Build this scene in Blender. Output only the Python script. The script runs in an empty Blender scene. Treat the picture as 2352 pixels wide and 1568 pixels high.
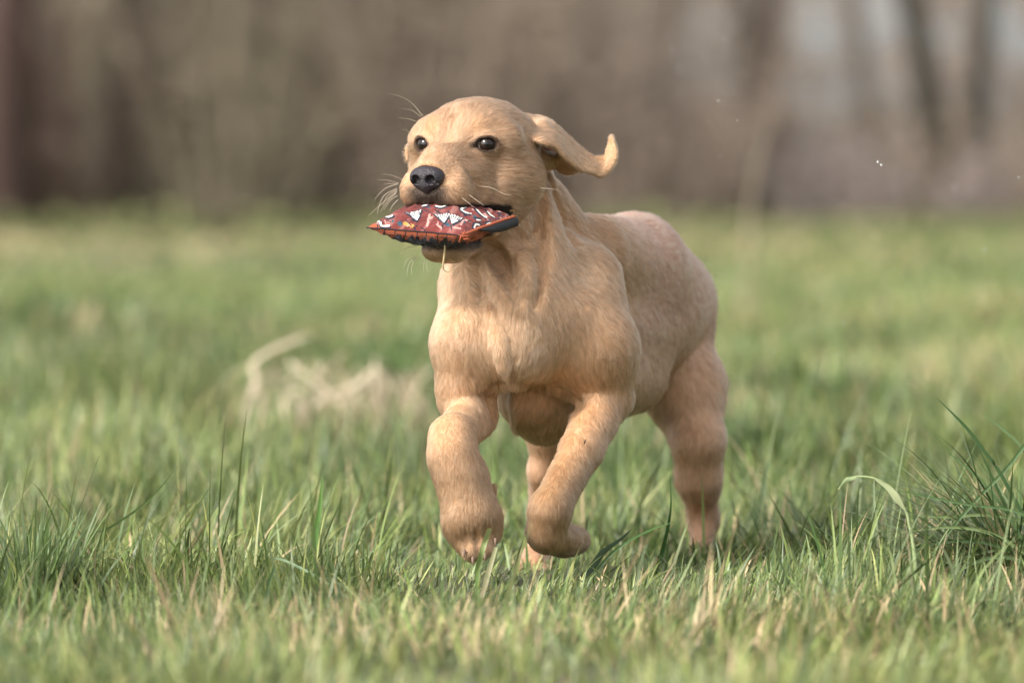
import bpy, math, random
import numpy as np
from mathutils import Vector, Matrix

SC = bpy.context.scene
rng = np.random.default_rng(7)
random.seed(7)

# ------------------------------------------------------------------ camera
CAMZ = 0.41
TILT = math.radians(1.815)
F = 200 / 36 * 2352            # focal length in units of a 2352 wide frame
cam_d = bpy.data.cameras.new('camera')
cam_d.lens = 200
cam_d.sensor_width = 36
cam_d.clip_start = 0.1
cam_d.clip_end = 3000
cam_d.dof.use_dof = True
cam_d.dof.focus_distance = 5.39
cam_d.dof.aperture_fstop = 4.6
cam_d.dof.aperture_blades = 0
cam = bpy.data.objects.new('camera', cam_d)
SC.collection.objects.link(cam)
cam.location = (0, 0, CAMZ)
cam.rotation_euler = (math.pi / 2 - TILT, 0, 0)
SC.camera = cam

# ------------------------------------------------------------------ world, sun, exposure
SUN_EL = math.radians(38)
SUN_AZ = math.radians(-130)    # direction the light comes from, measured clockwise from +Y (into the picture)
world = bpy.data.worlds.new("World")
SC.world = world
world.use_nodes = True
wn = world.node_tree
bg = wn.nodes['Background']
sky = wn.nodes.new('ShaderNodeTexSky')
sky.sky_type = 'NISHITA'
sky.sun_disc = False
sky.sun_elevation = SUN_EL
sky.sun_rotation = SUN_AZ
sky.air_density = 1.0
sky.dust_density = 3.0
sky.ozone_density = 1.5
hs = wn.nodes.new('ShaderNodeHueSaturation')      # thin high cloud: the sky light is nearly grey
hs.inputs['Saturation'].default_value = 0.30
wn.links.new(sky.outputs[0], hs.inputs['Color'])
wn.links.new(hs.outputs[0], bg.inputs[0])
bg.inputs[1].default_value = 0.15
sun_d = bpy.data.lights.new('sun', 'SUN')
sun_d.energy = 1.8
sun_d.angle = math.radians(6.0)
sun_d.color = (1.0, 0.945, 0.87)
sun = bpy.data.objects.new('sun', sun_d)
SC.collection.objects.link(sun)
_sd = Vector((math.sin(SUN_AZ) * math.cos(SUN_EL), math.cos(SUN_AZ) * math.cos(SUN_EL), math.sin(SUN_EL)))
sun.rotation_euler = _sd.to_track_quat('Z', 'Y').to_euler()
SC.view_settings.view_transform = 'Standard'
SC.view_settings.look = 'None'
SC.view_settings.exposure = 1.08
SC.view_settings.gamma = 1.0
SC.cycles.use_denoising = True
SC.cycles.denoiser = 'OPENIMAGEDENOISE'
SC.cycles.max_bounces = 8
SC.cycles.transmission_bounces = 6
SC.cycles.transparent_max_bounces = 6
SC.cycles.sample_clamp_indirect = 6.0
SC.render.use_persistent_data = False
SC.cycles_curves.shape = 'RIBBONS'

# ------------------------------------------------------------------ helpers
CT, ST = math.cos(TILT), math.sin(TILT)


def W(x, y, Y):
    """world point that lies at distance Y into the scene on the line through frame position x, y (2352 wide)"""
    x = np.asarray(x, float); y = np.asarray(y, float); Y = np.asarray(Y, float)
    cx = (x - 1176) / F
    cy = -(y - 784) / F
    # camera axes: right X, forward (0,CT,-ST), up (0,ST,CT)
    dy = CT + cy * ST
    dz = -ST + cy * CT
    return np.stack([cx / dy * Y, Y + 0 * cx, CAMZ + dz / dy * Y], -1)


def R(r, Y=5.5):
    return r * Y / F


def _hash(ix, iy, iz, seed):
    n = (ix.astype(np.int64) * 374761393 + iy.astype(np.int64) * 668265263 + iz.astype(np.int64) * 2147483647 + seed * 1274126177) & 0xFFFFFFFF
    n = ((n ^ (n >> 13)) * 1274126177) & 0xFFFFFFFF
    n = n ^ (n >> 16)
    return (n & 0xFFFFFF) / float(0xFFFFFF)


def vnoise(p, scale, seed=0):
    """smooth value noise in 0..1, p (N,3) or (N,2)"""
    p = np.asarray(p, float) / scale
    if p.shape[-1] == 2:
        p = np.concatenate([p, np.zeros(p.shape[:-1] + (1,))], -1)
    i = np.floor(p).astype(np.int64)
    f = p - i
    f = f * f * (3 - 2 * f)
    out = 0
    for dx in (0, 1):
        for dy in (0, 1):
            for dz in (0, 1):
                w = (f[..., 0] if dx else 1 - f[..., 0]) * (f[..., 1] if dy else 1 - f[..., 1]) * (f[..., 2] if dz else 1 - f[..., 2])
                out = out + w * _hash(i[..., 0] + dx, i[..., 1] + dy, i[..., 2] + dz, seed)
    return out


def nrm(v):
    return v / np.maximum(np.linalg.norm(v, axis=-1, keepdims=True), 1e-9)


def sstep(a, b, x):
    t = np.clip((x - a) / (b - a), 0, 1)
    return t * t * (3 - 2 * t)


def mesh_np(name, v, f, mat=None, parent=None, smooth=True, cols=None, loc=None):
    """v (N,3), f (M,k) with k 3 or 4, or a list of such arrays"""
    me = bpy.data.meshes.new(name)
    fs = f if isinstance(f, list) else [f]
    fs = [a for a in fs if len(a)]
    v = np.asarray(v, np.float32)
    if loc is not None:
        v = v - np.asarray(loc, np.float32)
    me.vertices.add(len(v))
    me.vertices.foreach_set('co', v.ravel())
    nl = sum(a.size for a in fs)
    nf = sum(len(a) for a in fs)
    me.loops.add(nl)
    me.polygons.add(nf)
    me.loops.foreach_set('vertex_index', np.concatenate([a.ravel() for a in fs]).astype(np.int32))
    tot = np.concatenate([np.full(len(a), a.shape[1]) for a in fs]).astype(np.int32)
    me.polygons.foreach_set('loop_start', (np.cumsum(tot) - tot).astype(np.int32))
    me.polygons.foreach_set('loop_total', tot)
    if smooth:
        me.polygons.foreach_set('use_smooth', np.ones(nf, bool))
    me.update(calc_edges=True)
    if cols is not None:
        a = me.attributes.new('col', 'FLOAT_COLOR', 'POINT')
        c4 = np.ones((len(v), 4), np.float32)
        c4[:, :3] = cols
        a.data.foreach_set('color', c4.ravel())
    if mat:
        me.materials.append(mat)
    o = bpy.data.objects.new(name, me)
    SC.collection.objects.link(o)
    if loc is not None and parent is None:
        o.location = loc
    if parent is not None:
        o.parent = parent
    return o


def tag(o, label=None, cat=None, group=None, kind=None):
    if label: o['label'] = label
    if cat: o['category'] = cat
    if group: o['group'] = group
    if kind: o['kind'] = kind
    return o


def empty(name, loc):
    o = bpy.data.objects.new(name, None)
    o.location = loc
    o.empty_display_size = 0.05
    SC.collection.objects.link(o)
    return o


def mat_new(name):
    m = bpy.data.materials.new(name)
    m.use_nodes = True
    nt = m.node_tree
    return m, nt, nt.nodes['Principled BSDF']


def attr_node(nt, name='col'):
    a = nt.nodes.new('ShaderNodeAttribute')
    a.attribute_name = name
    return a


def mat_plain(name, col, rough=0.7, spec=0.3, bump=0.0, bscale=200, attr=False, var=0.0):
    m, nt, b = mat_new(name)
    b.inputs['Roughness'].default_value = rough
    b.inputs['Specular IOR Level'].default_value = spec
    b.inputs['Base Color'].default_value = (*col, 1)
    if attr:
        a = attr_node(nt)
        nt.links.new(a.outputs['Color'], b.inputs['Base Color'])
    if var > 0:
        n = nt.nodes.new('ShaderNodeTexNoise'); n.inputs['Scale'].default_value = bscale * 0.3
        mx = nt.nodes.new('ShaderNodeMix'); mx.data_type = 'RGBA'
        mx.inputs[6].default_value = (*[c * (1 - var) for c in col], 1)
        mx.inputs[7].default_value = (*[min(1, c * (1 + var)) for c in col], 1)
        nt.links.new(n.outputs[0], mx.inputs[0]); nt.links.new(mx.outputs[2], b.inputs['Base Color'])
    if bump > 0:
        n = nt.nodes.new('ShaderNodeTexNoise'); n.inputs['Scale'].default_value = bscale
        n.inputs['Detail'].default_value = 4
        bp = nt.nodes.new('ShaderNodeBump'); bp.inputs['Strength'].default_value = 1
        bp.inputs['Distance'].default_value = bump
        nt.links.new(n.outputs[0], bp.inputs['Height']); nt.links.new(bp.outputs[0], b.inputs['Normal'])
    return m


def mat_blade(name, trans=0.35, rough=0.45, spec=0.35):
    """leaf material: colour from the mesh attribute, light passes through"""
    m, nt, b = mat_new(name)
    a = attr_node(nt)
    b.inputs['Roughness'].default_value = rough
    b.inputs['Specular IOR Level'].default_value = spec
    nt.links.new(a.outputs['Color'], b.inputs['Base Color'])
    t = nt.nodes.new('ShaderNodeBsdfTranslucent')
    nt.links.new(a.outputs['Color'], t.inputs['Color'])
    mx = nt.nodes.new('ShaderNodeMixShader'); mx.inputs[0].default_value = trans
    nt.links.new(b.outputs[0], mx.inputs[1]); nt.links.new(t.outputs[0], mx.inputs[2])
    nt.links.new(mx.outputs[0], nt.nodes['Material Output'].inputs['Surface'])
    return m


def sweep(pts, rad, sides=6, ry=None, smooth_n=0):
    """tube along pts with radius per point; returns v, f"""
    pts = np.asarray(pts, float)
    if smooth_n:
        pts, rad = spline(pts, smooth_n, rad)
    n = len(pts)
    rad = np.broadcast_to(np.asarray(rad, float), (n,))
    t = nrm(np.gradient(pts, axis=0))
    ref = np.array([0.13, 0.2, 0.97]) if abs(t[:, 2]).mean() < 0.8 else np.array([0.97, 0.2, 0.1])
    a = nrm(np.cross(t, ref)); b = np.cross(t, a)
    ang = np.arange(sides) / sides * 2 * np.pi
    v = pts[:, None] + rad[:, None, None] * (a[:, None] * np.cos(ang)[None, :, None] + b[:, None] * np.sin(ang)[None, :, None] * (1 if ry is None else ry))
    v = v.reshape(-1, 3)
    i = np.arange(n - 1)[:, None] * sides; j = np.arange(sides)[None]
    f = np.stack([i + j, i + (j + 1) % sides, i + sides + (j + 1) % sides, i + sides + j], -1).reshape(-1, 4)
    return v, f


def spline(pts, n, rad=None):
    """Catmull-Rom resampling"""
    pts = np.asarray(pts, float)
    m = len(pts)
    P = np.vstack([2 * pts[0] - pts[1], pts, 2 * pts[-1] - pts[-2]])
    u = np.linspace(0, m - 1 - 1e-6, n)
    i = u.astype(int); t = (u - i)[:, None]
    p0, p1, p2, p3 = P[i], P[i + 1], P[i + 2], P[i + 3]
    q = 0.5 * ((2 * p1) + (-p0 + p2) * t + (2 * p0 - 5 * p1 + 4 * p2 - p3) * t ** 2 + (-p0 + 3 * p1 - 3 * p2 + p3) * t ** 3)
    if rad is None:
        return q
    r = np.interp(u, np.arange(m), np.broadcast_to(np.asarray(rad, float), (m,)))
    return q, r


# ------------------------------------------------------------------ ground
def gz(x, y):
    """height of the ground"""
    p = np.stack([np.asarray(x, float), np.asarray(y, float)], -1)
    near = 0.022 * (vnoise(p, 0.55, 3) - 0.5) + 0.008 * (vnoise(p, 0.16, 4) - 0.5)
    far = 0.06 * (vnoise(p, 3.4, 5) - 0.5) + 0.05 * (vnoise(p, 1.3, 9) - 0.5)
    return near + far * sstep(8, 16, p[..., 1])


ys = np.concatenate([np.arange(-40, 2, 4.0), np.arange(2, 12, 0.12), np.arange(12, 60, 0.7), np.geomspace(60, 2500, 40)])
xs = np.concatenate([-np.geomspace(2500, 12, 40), np.arange(-11.5, -2, 0.6), np.arange(-2, 2, 0.08), np.arange(2, 11.6, 0.6), np.geomspace(12, 2500, 40)])
X, Y = np.meshgrid(xs, ys)
Z = gz(X, Y)
v = np.stack([X, Y, Z], -1).reshape(-1, 3)
nx, ny = len(xs), len(ys)
i = np.arange(ny - 1)[:, None] * nx + np.arange(nx - 1)[None]
f = np.stack([i, i + 1, i + nx + 1, i + nx], -1).reshape(-1, 4)
m_ground, nt, b = mat_new('soil and moss')
b.inputs['Roughness'].default_value = 0.95
n1 = nt.nodes.new('ShaderNodeTexNoise'); n1.inputs['Scale'].default_value = 1.7; n1.inputs['Detail'].default_value = 8
cr = nt.nodes.new('ShaderNodeValToRGB')
cr.color_ramp.elements[0].color = (0.035, 0.045, 0.018, 1); cr.color_ramp.elements[0].position = 0.3
cr.color_ramp.elements[1].color = (0.08, 0.08, 0.035, 1); cr.color_ramp.elements[1].position = 0.7
tc = nt.nodes.new('ShaderNodeTexCoord')
nt.links.new(tc.outputs['Object'], n1.inputs['Vector'])
nt.links.new(n1.outputs[0], cr.inputs[0]); nt.links.new(cr.outputs[0], b.inputs['Base Color'])
ground = mesh_np('ground', v, f, m_ground)
tag(ground, kind='structure')

# ------------------------------------------------------------------ grass
M_GRASS = mat_blade('grass blade', 0.27, 0.42, 0.45)
M_DRY = mat_blade('dry straw', 0.25, 0.6, 0.25)


def blades(root, h, w, yaw, lean, bend, col, segs=4, seed=0, tipcol=None, twist=0.0):
    """every blade: strip that leaves the root upright by `lean` and bends over by `bend` towards yaw"""
    N = len(root)
    t = np.linspace(0, 1, segs + 1)
    ang = lean[:, None] + bend[:, None] * t[None]            # angle from vertical
    dx = np.sin(ang); dz = np.cos(ang)
    step = h[:, None] / segs
    a0 = (ang[:, :-1] + ang[:, 1:]) / 2
    cx = np.concatenate([np.zeros((N, 1)), np.cumsum(np.sin(a0) * step, 1)], 1)
    cz = np.concatenate([np.zeros((N, 1)), np.cumsum(np.cos(a0) * step, 1)], 1)
    d = np.stack([np.cos(yaw), np.sin(yaw)], -1)
    side_yaw = yaw + np.pi / 2 + twist
    s = np.stack([np.cos(side_yaw), np.sin(side_yaw), 0 * yaw], -1)
    c = np.stack([root[:, 0:1] + d[:, 0:1] * cx, root[:, 1:2] + d[:, 1:2] * cx, root[:, 2:3] + cz], -1)  # N,segs+1,3
    wt = (1 - t ** 2.2) * 0.94 + 0.06
    wt = wt * np.minimum(1, 0.6 + 1.6 * t)
    half = (w[:, None] * wt[None] / 2)[..., None] * s[:, None]
    v = np.stack([c - half, c + half], 2).reshape(-1, 3)
    k = (segs + 1) * 2
    base = np.arange(N)[:, None] * k + np.arange(segs)[None] * 2
    f = np.stack([base, base + 1, base + 3, base + 2], -1).reshape(-1, 4)
    tc_ = col if tipcol is None else tipcol
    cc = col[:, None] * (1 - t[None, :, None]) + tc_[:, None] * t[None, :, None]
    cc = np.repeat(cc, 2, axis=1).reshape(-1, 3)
    return v, f, cc


def scatter(n, y0, y1, spread=1.0, margin=0.15):
    """points in the wedge the camera looks into, even per square metre"""
    y = np.sqrt(rng.uniform(y0 ** 2, y1 ** 2, n))
    half = (y * 0.5 * 36 / 200) * spread + margin
    x = rng.uniform(-1, 1, n) * half
    return x, y


G_A = np.array([0.165, 0.245, 0.070])     # fresh green
G_B = np.array([0.080, 0.140, 0.042])     # dark green
G_C = np.array([0.290, 0.345, 0.125])     # yellow green
G_D = np.array([0.500, 0.420, 0.250])     # straw
G_E = np.array([0.200, 0.280, 0.135])     # blue green


def grass_cols(x, y, n, dry=0.08):
    p = np.stack([x, y], -1)
    k = vnoise(p, 0.5, 11) * 0.5 + vnoise(p * np.array([1, 0.5]), 1.7, 12) * 0.5
    r = rng.random(n)
    a = (r + (k - 0.5) * 1.1)
    c = np.where((a < 0.28)[:, None], G_B, np.where((a < 0.62)[:, None], G_A, np.where((a < 0.8)[:, None], G_E, G_C)))
    isdry = rng.random(n) < dry * (0.4 + 2.2 * sstep(0.45, 0.75, vnoise(p, 0.8, 13)))
    c = np.where(isdry[:, None], G_D, c)
    return c * rng.uniform(0.5, 1.5, n)[:, None], k


def grass_patch(n, y0, y1, h0, h1, w0, w1, segs, spread, margin=0.15, dry=0.08, clump=0.25, keep=None, leanmax=0.9, messy=1.0, gain=1.0):
    x, y = scatter(n, y0, y1, spread, margin)
    p = np.stack([x, y], -1)
    dens = vnoise(p, clump, 21) * 0.6 + vnoise(p, clump * 0.35, 22) * 0.4
    sel = rng.random(n) < 0.35 + 1.1 * sstep(0.25, 0.7, dens)
    if keep is not None:
        sel &= keep(x, y)
    x, y, dens, p = x[sel], y[sel], dens[sel], p[sel]
    n = len(x)
    c, k = grass_cols(x, y, n, dry)
    c = c * gain * np.array([1.04, .955, 1.0])
    h = rng.uniform(h0, h1, n) * (0.55 + 0.9 * dens) * rng.choice([1, 1, 1, 1.5], n)
    h = h * (1 - .45 * (1 - sstep(.14, .26, np.abs(x - .07))) * sstep(4.9, 5.1, y) * (1 - sstep(5.8, 6.2, y)))
    w = rng.uniform(w0, w1, n)
    flow = vnoise(p, 0.3, 23) * 2 * np.pi * 1.6
    yaw = flow + rng.normal(0, 1.1, n)
    lean = np.abs(rng.normal(0.15, 0.30 * messy, n)).clip(0, leanmax)
    bend = rng.gamma(2.0, 0.32, n).clip(0, 2.0)
    root = np.stack([x, y, gz(x, y) - 0.004], -1)
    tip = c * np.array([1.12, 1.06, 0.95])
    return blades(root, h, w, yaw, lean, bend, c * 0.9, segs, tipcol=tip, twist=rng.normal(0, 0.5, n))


def merge(parts):
    vs, fs, cs, off = [], [], [], 0
    for v, f, c in parts:
        vs.append(v); fs.append(f + off); cs.append(c); off += len(v)
    return np.concatenate(vs), np.concatenate(fs), np.concatenate(cs)


# the puppy's feet press the long blades down; the dry clump keeps its own ground clear
near_keep = lambda x, y: ~((np.abs(x - .07) < .17) & (y > 5.0) & (y < 6.1)) | (rng.random(len(x)) < .22)
mid_keep = lambda x, y: ~((x > -.42) & (x < -.05) & (y > 7.0) & (y < 8.7)) | (rng.random(len(x)) < .3)
parts = [
    grass_patch(30000, 3.2, 4.7, 0.020, 0.048, 0.0016, 0.0034, 4, 1.5, 0.35),
    grass_patch(90000, 4.7, 7.0, 0.016, 0.044, 0.0010, 0.0026, 5, 1.35, 0.3, messy=1.0, gain=1.0),
    grass_patch(90000, 4.7, 7.0, 0.012, 0.034, 0.0007, 0.0016, 4, 1.3, 0.25, dry=0.20, leanmax=1.5, messy=2.2, gain=1.2),
    grass_patch(16000, 4.5, 7.0, 0.022, 0.05, 0.0024, 0.0042, 6, 1.35, 0.3, dry=0.10, clump=0.4, messy=1.8, gain=1.2),
    grass_patch(2400, 4.9, 6.8, 0.04, 0.10, 0.0010, 0.0020, 6, 1.3, 0.25, dry=0.8, clump=0.3, messy=4.0, leanmax=1.45, keep=near_keep),
    grass_patch(1500, 4.6, 7.2, 0.03, 0.065, 0.004, 0.0065, 7, 1.3, 0.25, dry=0.05, clump=0.3, messy=2.2, keep=near_keep),
    grass_patch(13000, 4.9, 8.2, 0.045, 0.10, 0.0016, 0.0038, 7, 1.35, 0.3, clump=0.4, messy=2.1, keep=near_keep, dry=0.12),
    grass_patch(110000, 7.0, 11.0, 0.022, 0.075, 0.003, 0.006, 4, 1.9, 0.4, clump=0.45, gain=0.95, keep=mid_keep),
    grass_patch(140000, 11.0, 20.0, 0.025, 0.06, 0.006, 0.012, 2, 2.6, 0.6, clump=1.0, gain=1.08),
    grass_patch(150000, 20.0, 34.0, 0.02, 0.05, 0.015, 0.03, 2, 2.7, 1.2, dry=0.16, clump=2.0, gain=1.0),
]
gv, gf, gc = merge(parts)
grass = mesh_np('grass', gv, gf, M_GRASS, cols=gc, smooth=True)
tag(grass, 'short green meadow grass with dry blades mixed in', kind='stuff')

# ------------------------------------------------------------------ wood behind the field
M_BARK = mat_plain('grey brown bark', (0.12, 0.09, 0.07), 0.9, 0.1, 0.004, 12, attr=True)
M_TWIG = mat_blade('twigs and dead leaves', 0.15, 0.8, 0.1)


def sticks(P0, P1, r0, r1, sides=3):
    """tapered straight sticks, all at once"""
    N = len(P0)
    t = nrm(P1 - P0)
    ref = np.where(np.abs(t[:, 2:3]) < 0.8, np.array([[0, 0, 1.0]]), np.array([[1.0, 0, 0]]))
    a = nrm(np.cross(t, ref)); b = np.cross(t, a)
    ang = np.arange(sides) / sides * 2 * np.pi
    ring = a[:, None] * np.cos(ang)[None, :, None] + b[:, None] * np.sin(ang)[None, :, None]
    v = np.stack([P0[:, None] + ring * r0[:, None, None], P1[:, None] + ring * r1[:, None, None]], 1).reshape(-1, 3)
    base = np.arange(N)[:, None] * (2 * sides); j = np.arange(sides)[None]
    f = np.stack([base + j, base + (j + 1) % sides, base + sides + (j + 1) % sides, base + sides + j], -1).reshape(-1, 4)
    return v, f


def branching(base, height, rad, n1, levels, spread, r, up=0.5, start=0.25):
    """trunk polyline with limbs; returns (trunk v,f), (twigs P0,P1,r0,r1)"""
    k = 9
    z = np.linspace(0, 1, k)
    wob = np.cumsum(r.normal(0, 0.022 * height, (k, 2)), 0) * 0.5
    wob -= wob[0]
    pts = np.stack([wob[:, 0], wob[:, 1], z * height], -1) + base
    rr = rad * (1 - 0.82 * z) * (1 + 0.35 * np.exp(-z * 14))
    tv, tf = sweep(pts, rr, 9, smooth_n=22)
    P0, P1, R0, R1 = [], [], [], []
    cur = []
    for _ in range(n1):
        u = r.uniform(start, 1)
        i = min(int(u * (k - 1)), k - 2); q = u * (k - 1) - i
        p = pts[i] * (1 - q) + pts[i + 1] * q
        a = r.uniform(0, 2 * np.pi)
        d = np.array([math.cos(a), math.sin(a), r.uniform(0.1, 1.2) * up * 2])
        d /= np.linalg.norm(d)
        L = spread * r.uniform(0.5, 1) * (1.15 - 0.6 * u)
        cur.append((p, d, L, rad * (1 - 0.82 * u) * 0.45))
    for lev in range(levels):
        nxt = []
        for p, d, L, rd in cur:
            e = p + d * L
            mid = p + d * L * 0.5 + r.normal(0, 0.06 * L, 3)
            P0 += [p, mid]; P1 += [mid, e]; R0 += [rd, rd * 0.75]; R1 += [rd * 0.75, rd * 0.5]
            if lev < levels - 1:
                for c in range(r.integers(3, 5)):
                    q = r.uniform(0.3, 1)
                    b0 = p + (mid - p) * q * 2 if q < 0.5 else mid + (e - mid) * (q - 0.5) * 2
                    dd = d + r.normal(0, 0.55, 3) + np.array([0, 0, 0.15]); dd /= np.linalg.norm(dd)
                    nxt.append((b0, dd, L * r.uniform(0.45, 0.7), rd * 0.5))
        cur = nxt
    return (tv, tf), (np.array(P0), np.array(P1), np.array(R0), np.array(R1))


def tree(name, label, cat, x, y, height, rad, col, tcol, seed, n1=16, levels=4, spread=2.2, group=None, start=0.12):
    r = np.random.default_rng(seed)
    base = np.array([0, 0, -0.05])
    (tv, tf), (P0, P1, R0, R1) = branching(base, height, rad, n1, levels, spread, r, start=start)
    x, y = x * (y - 3) / y, y - 3
    g = float(gz(np.array([x]), np.array([y]))[0])
    o = empty(name, (x, y, g)); tag(o, label, cat, group)
    cc = np.array(col) * (0.38 + 0.25 * vnoise(tv, 0.12, seed))[:, None]
    mesh_np('trunk', tv, tf, M_BARK, o, cols=cc)
    v, f = sticks(P0, P1, np.maximum(R0, 0.006), np.maximum(R1, 0.004))
    mesh_np('crown', v, f, M_TWIG, o, cols=np.tile(np.array(tcol), (len(v), 1)))
    return o


def bush(label, x, y, wdt, hgt, n, col, seed, leaf=0, leafcol=(0.1, 0.08, 0.05), name='bare_bush', group='bare bushes at the edge of the wood'):
    r = np.random.default_rng(seed)
    g = float(gz(np.array([x]), np.array([y]))[0])
    o = empty(name, (x, y, g)); tag(o, label, 'bush', group)
    a = r.uniform(0, 2 * np.pi, n); q = np.sqrt(r.random(n)) * wdt * 0.28
    p0 = np.stack([np.cos(a) * q, np.sin(a) * q, np.full(n, -0.03)], -1)
    d = np.stack([np.cos(a) * r.uniform(0, .7, n), np.sin(a) * r.uniform(0, .7, n), np.ones(n)], -1) + r.normal(0, .12, (n, 3))
    d = nrm(d); L = hgt * r.uniform(0.5, 1.05, n)
    p1 = p0 + d * L[:, None] * 0.55
    p2 = p1 + nrm(d + r.normal(0, .22, (n, 3))) * L[:, None] * 0.5
    rd = r.uniform(0.006, 0.016, n)
    v, f = sticks(np.concatenate([p0, p1]), np.concatenate([p1, p2]), np.concatenate([rd, rd * .7]), np.concatenate([rd * .7, rd * .3]))
    mesh_np('stem', v, f, M_BARK, o, cols=np.tile(np.array(col), (len(v), 1)))
    m = n * 9
    i = r.integers(0, n, m); u = r.random(m)[:, None]
    s0 = np.where(r.random((m, 1)) < 0.5, p0[i] + (p1[i] - p0[i]) * (0.25 + 0.75 * u), p1[i] + (p2[i] - p1[i]) * u)
    s1 = s0 + nrm(r.normal(0, 1, (m, 3)) + np.array([0, 0, 0.5])) * r.uniform(.12, .5, (m, 1)) * hgt * 0.28
    v, f = sticks(s0, s1, np.full(m, 0.005), np.full(m, 0.002))
    cc = np.tile(np.array(col) * 1.15, (len(v), 1))
    if leaf:
        j = r.integers(0, m, leaf)
        c = s0[j] + (s1[j] - s0[j]) * r.random((leaf, 1))
        e1 = nrm(r.normal(0, 1, (leaf, 3))); e2 = nrm(np.cross(e1, r.normal(0, 1, (leaf, 3))))
        sz = r.uniform(0.015, 0.04, (leaf, 1))
        lv = np.stack([c - e1 * sz, c + e2 * sz * .6, c + e1 * sz, c - e2 * sz * .6], 1).reshape(-1, 3)
        lf = np.arange(leaf * 4).reshape(-1, 4)
        lc = np.repeat(np.array(leafcol) * r.uniform(.6, 1.4, (leaf, 1)), 4, 0)
        v2 = np.concatenate([v, lv]); f2 = np.concatenate([f, lf + len(v)]); cc = np.concatenate([cc, lc])
        v, f = v2, f2
    mesh_np('twigs', v, f, M_TWIG, o, cols=cc)
    return o


def xat(px, y):
    return (px - 1176) / F * y


BR = (0.34, 0.27, 0.21)
PALE = (0.33, 0.28, 0.20)
GREY = (0.31, 0.27, 0.245)
DK = (0.11, 0.10, 0.075)
RED = (0.13, 0.085, 0.07)
# trunks that stand out as soft upright bands
tree('bare_tree', 'dark reddish trunk at the far left edge of the picture', 'tree', xat(5, 37), 37, 8.5, 0.16, RED, RED, 1, group='bare trees at the edge of the wood')
tree('bare_tree', 'pale trunk standing left of centre in front of dark scrub', 'tree', xat(250, 38), 38, 8, 0.13, PALE, PALE, 2, group='bare trees at the edge of the wood')
tree('bare_tree', 'slim brown tree behind the puppy\'s nose side of the picture', 'tree', xat(640, 41), 41, 8, 0.09, BR, BR, 3, group='bare trees at the edge of the wood')
tree('bare_tree', 'grey brown tree just above the puppy\'s head', 'tree', xat(1000, 40), 40, 9, 0.12, BR, BR, 4, group='bare trees at the edge of the wood')
tree('bare_tree', 'slim dark tree right of the puppy\'s ear', 'tree', xat(1530, 39), 39, 8, 0.07, BR, GREY, 5, group='bare trees at the edge of the wood')
tree('bare_tree', 'pale brown trunk low behind the tall dry stalk', 'tree', xat(1840, 40), 40, 8, 0.10, (0.2, .15, .12), GREY, 6, group='bare trees at the edge of the wood', n1=4)
tree('bare_tree', 'dark tree between two bright gaps near the right edge', 'tree', xat(2170, 40), 40, 8, 0.10, DK, GREY, 8, group='bare trees at the edge of the wood', n1=4)
for k, (px, y_, hh, rd_, c_, lab) in enumerate((
        (90, 42, 8, .07, GREY, 'thin grey tree between the reddish trunk and the pale trunk'), (420, 43, 8, .06, DK, 'thin dark tree right of the pale trunk'),
        (860, 44, 9, .09, PALE, 'pale slim tree above the left side of the puppy\'s head'), (1210, 43, 8, .07, DK, 'dark slim tree straight above the puppy\'s ear root'),
        (1400, 44, 9, .09, GREY, 'grey tree above the flying ear'), (1680, 43, 8, .08, DK, 'dark thin tree left of the tall dry stalk'),
        (1990, 44, 9, .07, BR, 'thin brown tree between the two brightest gaps'), (2250, 43, 8, .08, DK, 'dark thin tree close to the right edge'))):
    tree('bare_tree', lab, 'tree', xat(px, y_), y_, hh, rd_, c_, BR, 60 + k, group='bare trees at the edge of the wood', n1=8 if px < 1300 else 3)
# low scrub, one after another along the field edge
B = [  # px, distance, width, height, stems, colour, leaves, leafcolour, label
    (40, 39, 2.2, 2.6, 130, RED, 2500, (0.25, .18, .15), 'reddish brown bush at the left edge of the field'),
    (330, 40, 2.4, 2.6, 150, BR, 4000, DK, 'brown bush with dark olive leaves on the left'),
    (560, 39, 2.0, 2.4, 140, PALE, 2500, (.36, .3, .22), 'tan bush between the pale trunk and the dark bush'),
    (760, 40, 2.4, 2.7, 160, DK, 6000, DK, 'darkest green brown bush left of the puppy\'s head'),
    (980, 39, 2.2, 2.6, 140, BR, 3000, (.36,.29,.22), 'mid brown bush straight behind the puppy\'s face'),
    (1260, 40, 2.2, 2.5, 130, BR, 2500, (.33,.27,.22), 'brown bush behind the top of the puppy\'s head'),
    (1500, 39, 2.2, 1.3, 130, BR, 3000, (.28,.22,.18), 'low dark brown bush behind the puppy\'s ear'),
    (1760, 40, 2.2, .8, 90, GREY, 2000, (.36,.3,.27), 'thin grey bush right of the puppy\'s ear'),
    (2040, 39, 2.4, .6, 90, GREY, 2000, (.34,.27,.24), 'low thin grey brown bush below the bright gap'),
    (2290, 40, 2.4, .75, 90, BR, 3000, (.3,.24,.17), 'low brown bush at the right edge of the field'),
]
B += [
    (-900, 40, 2.6, 2.6, 110, BR, 2500, (.3, .25, .18), 'brown bush well beyond the left edge'), (-400, 40, 2.6, 2.4, 110, BR, 2500, (.3, .25, .18), 'brown bush outside the left edge'),
    (2800, 40, 2.6, 1.6, 110, GREY, 2500, (.3, .25, .18), 'grey brown bush outside the right edge'), (3300, 40, 2.6, 2.2, 110, BR, 2500, (.3, .25, .18), 'brown bush well beyond the right edge')]
for k, (px, y, w_, h_, n_, c_, lf_, lc_, lab) in enumerate(B):
    y -= 4
    bush(lab, xat(px, y), y, w_, h_, n_, c_, 40 + k, lf_, lc_)

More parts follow.
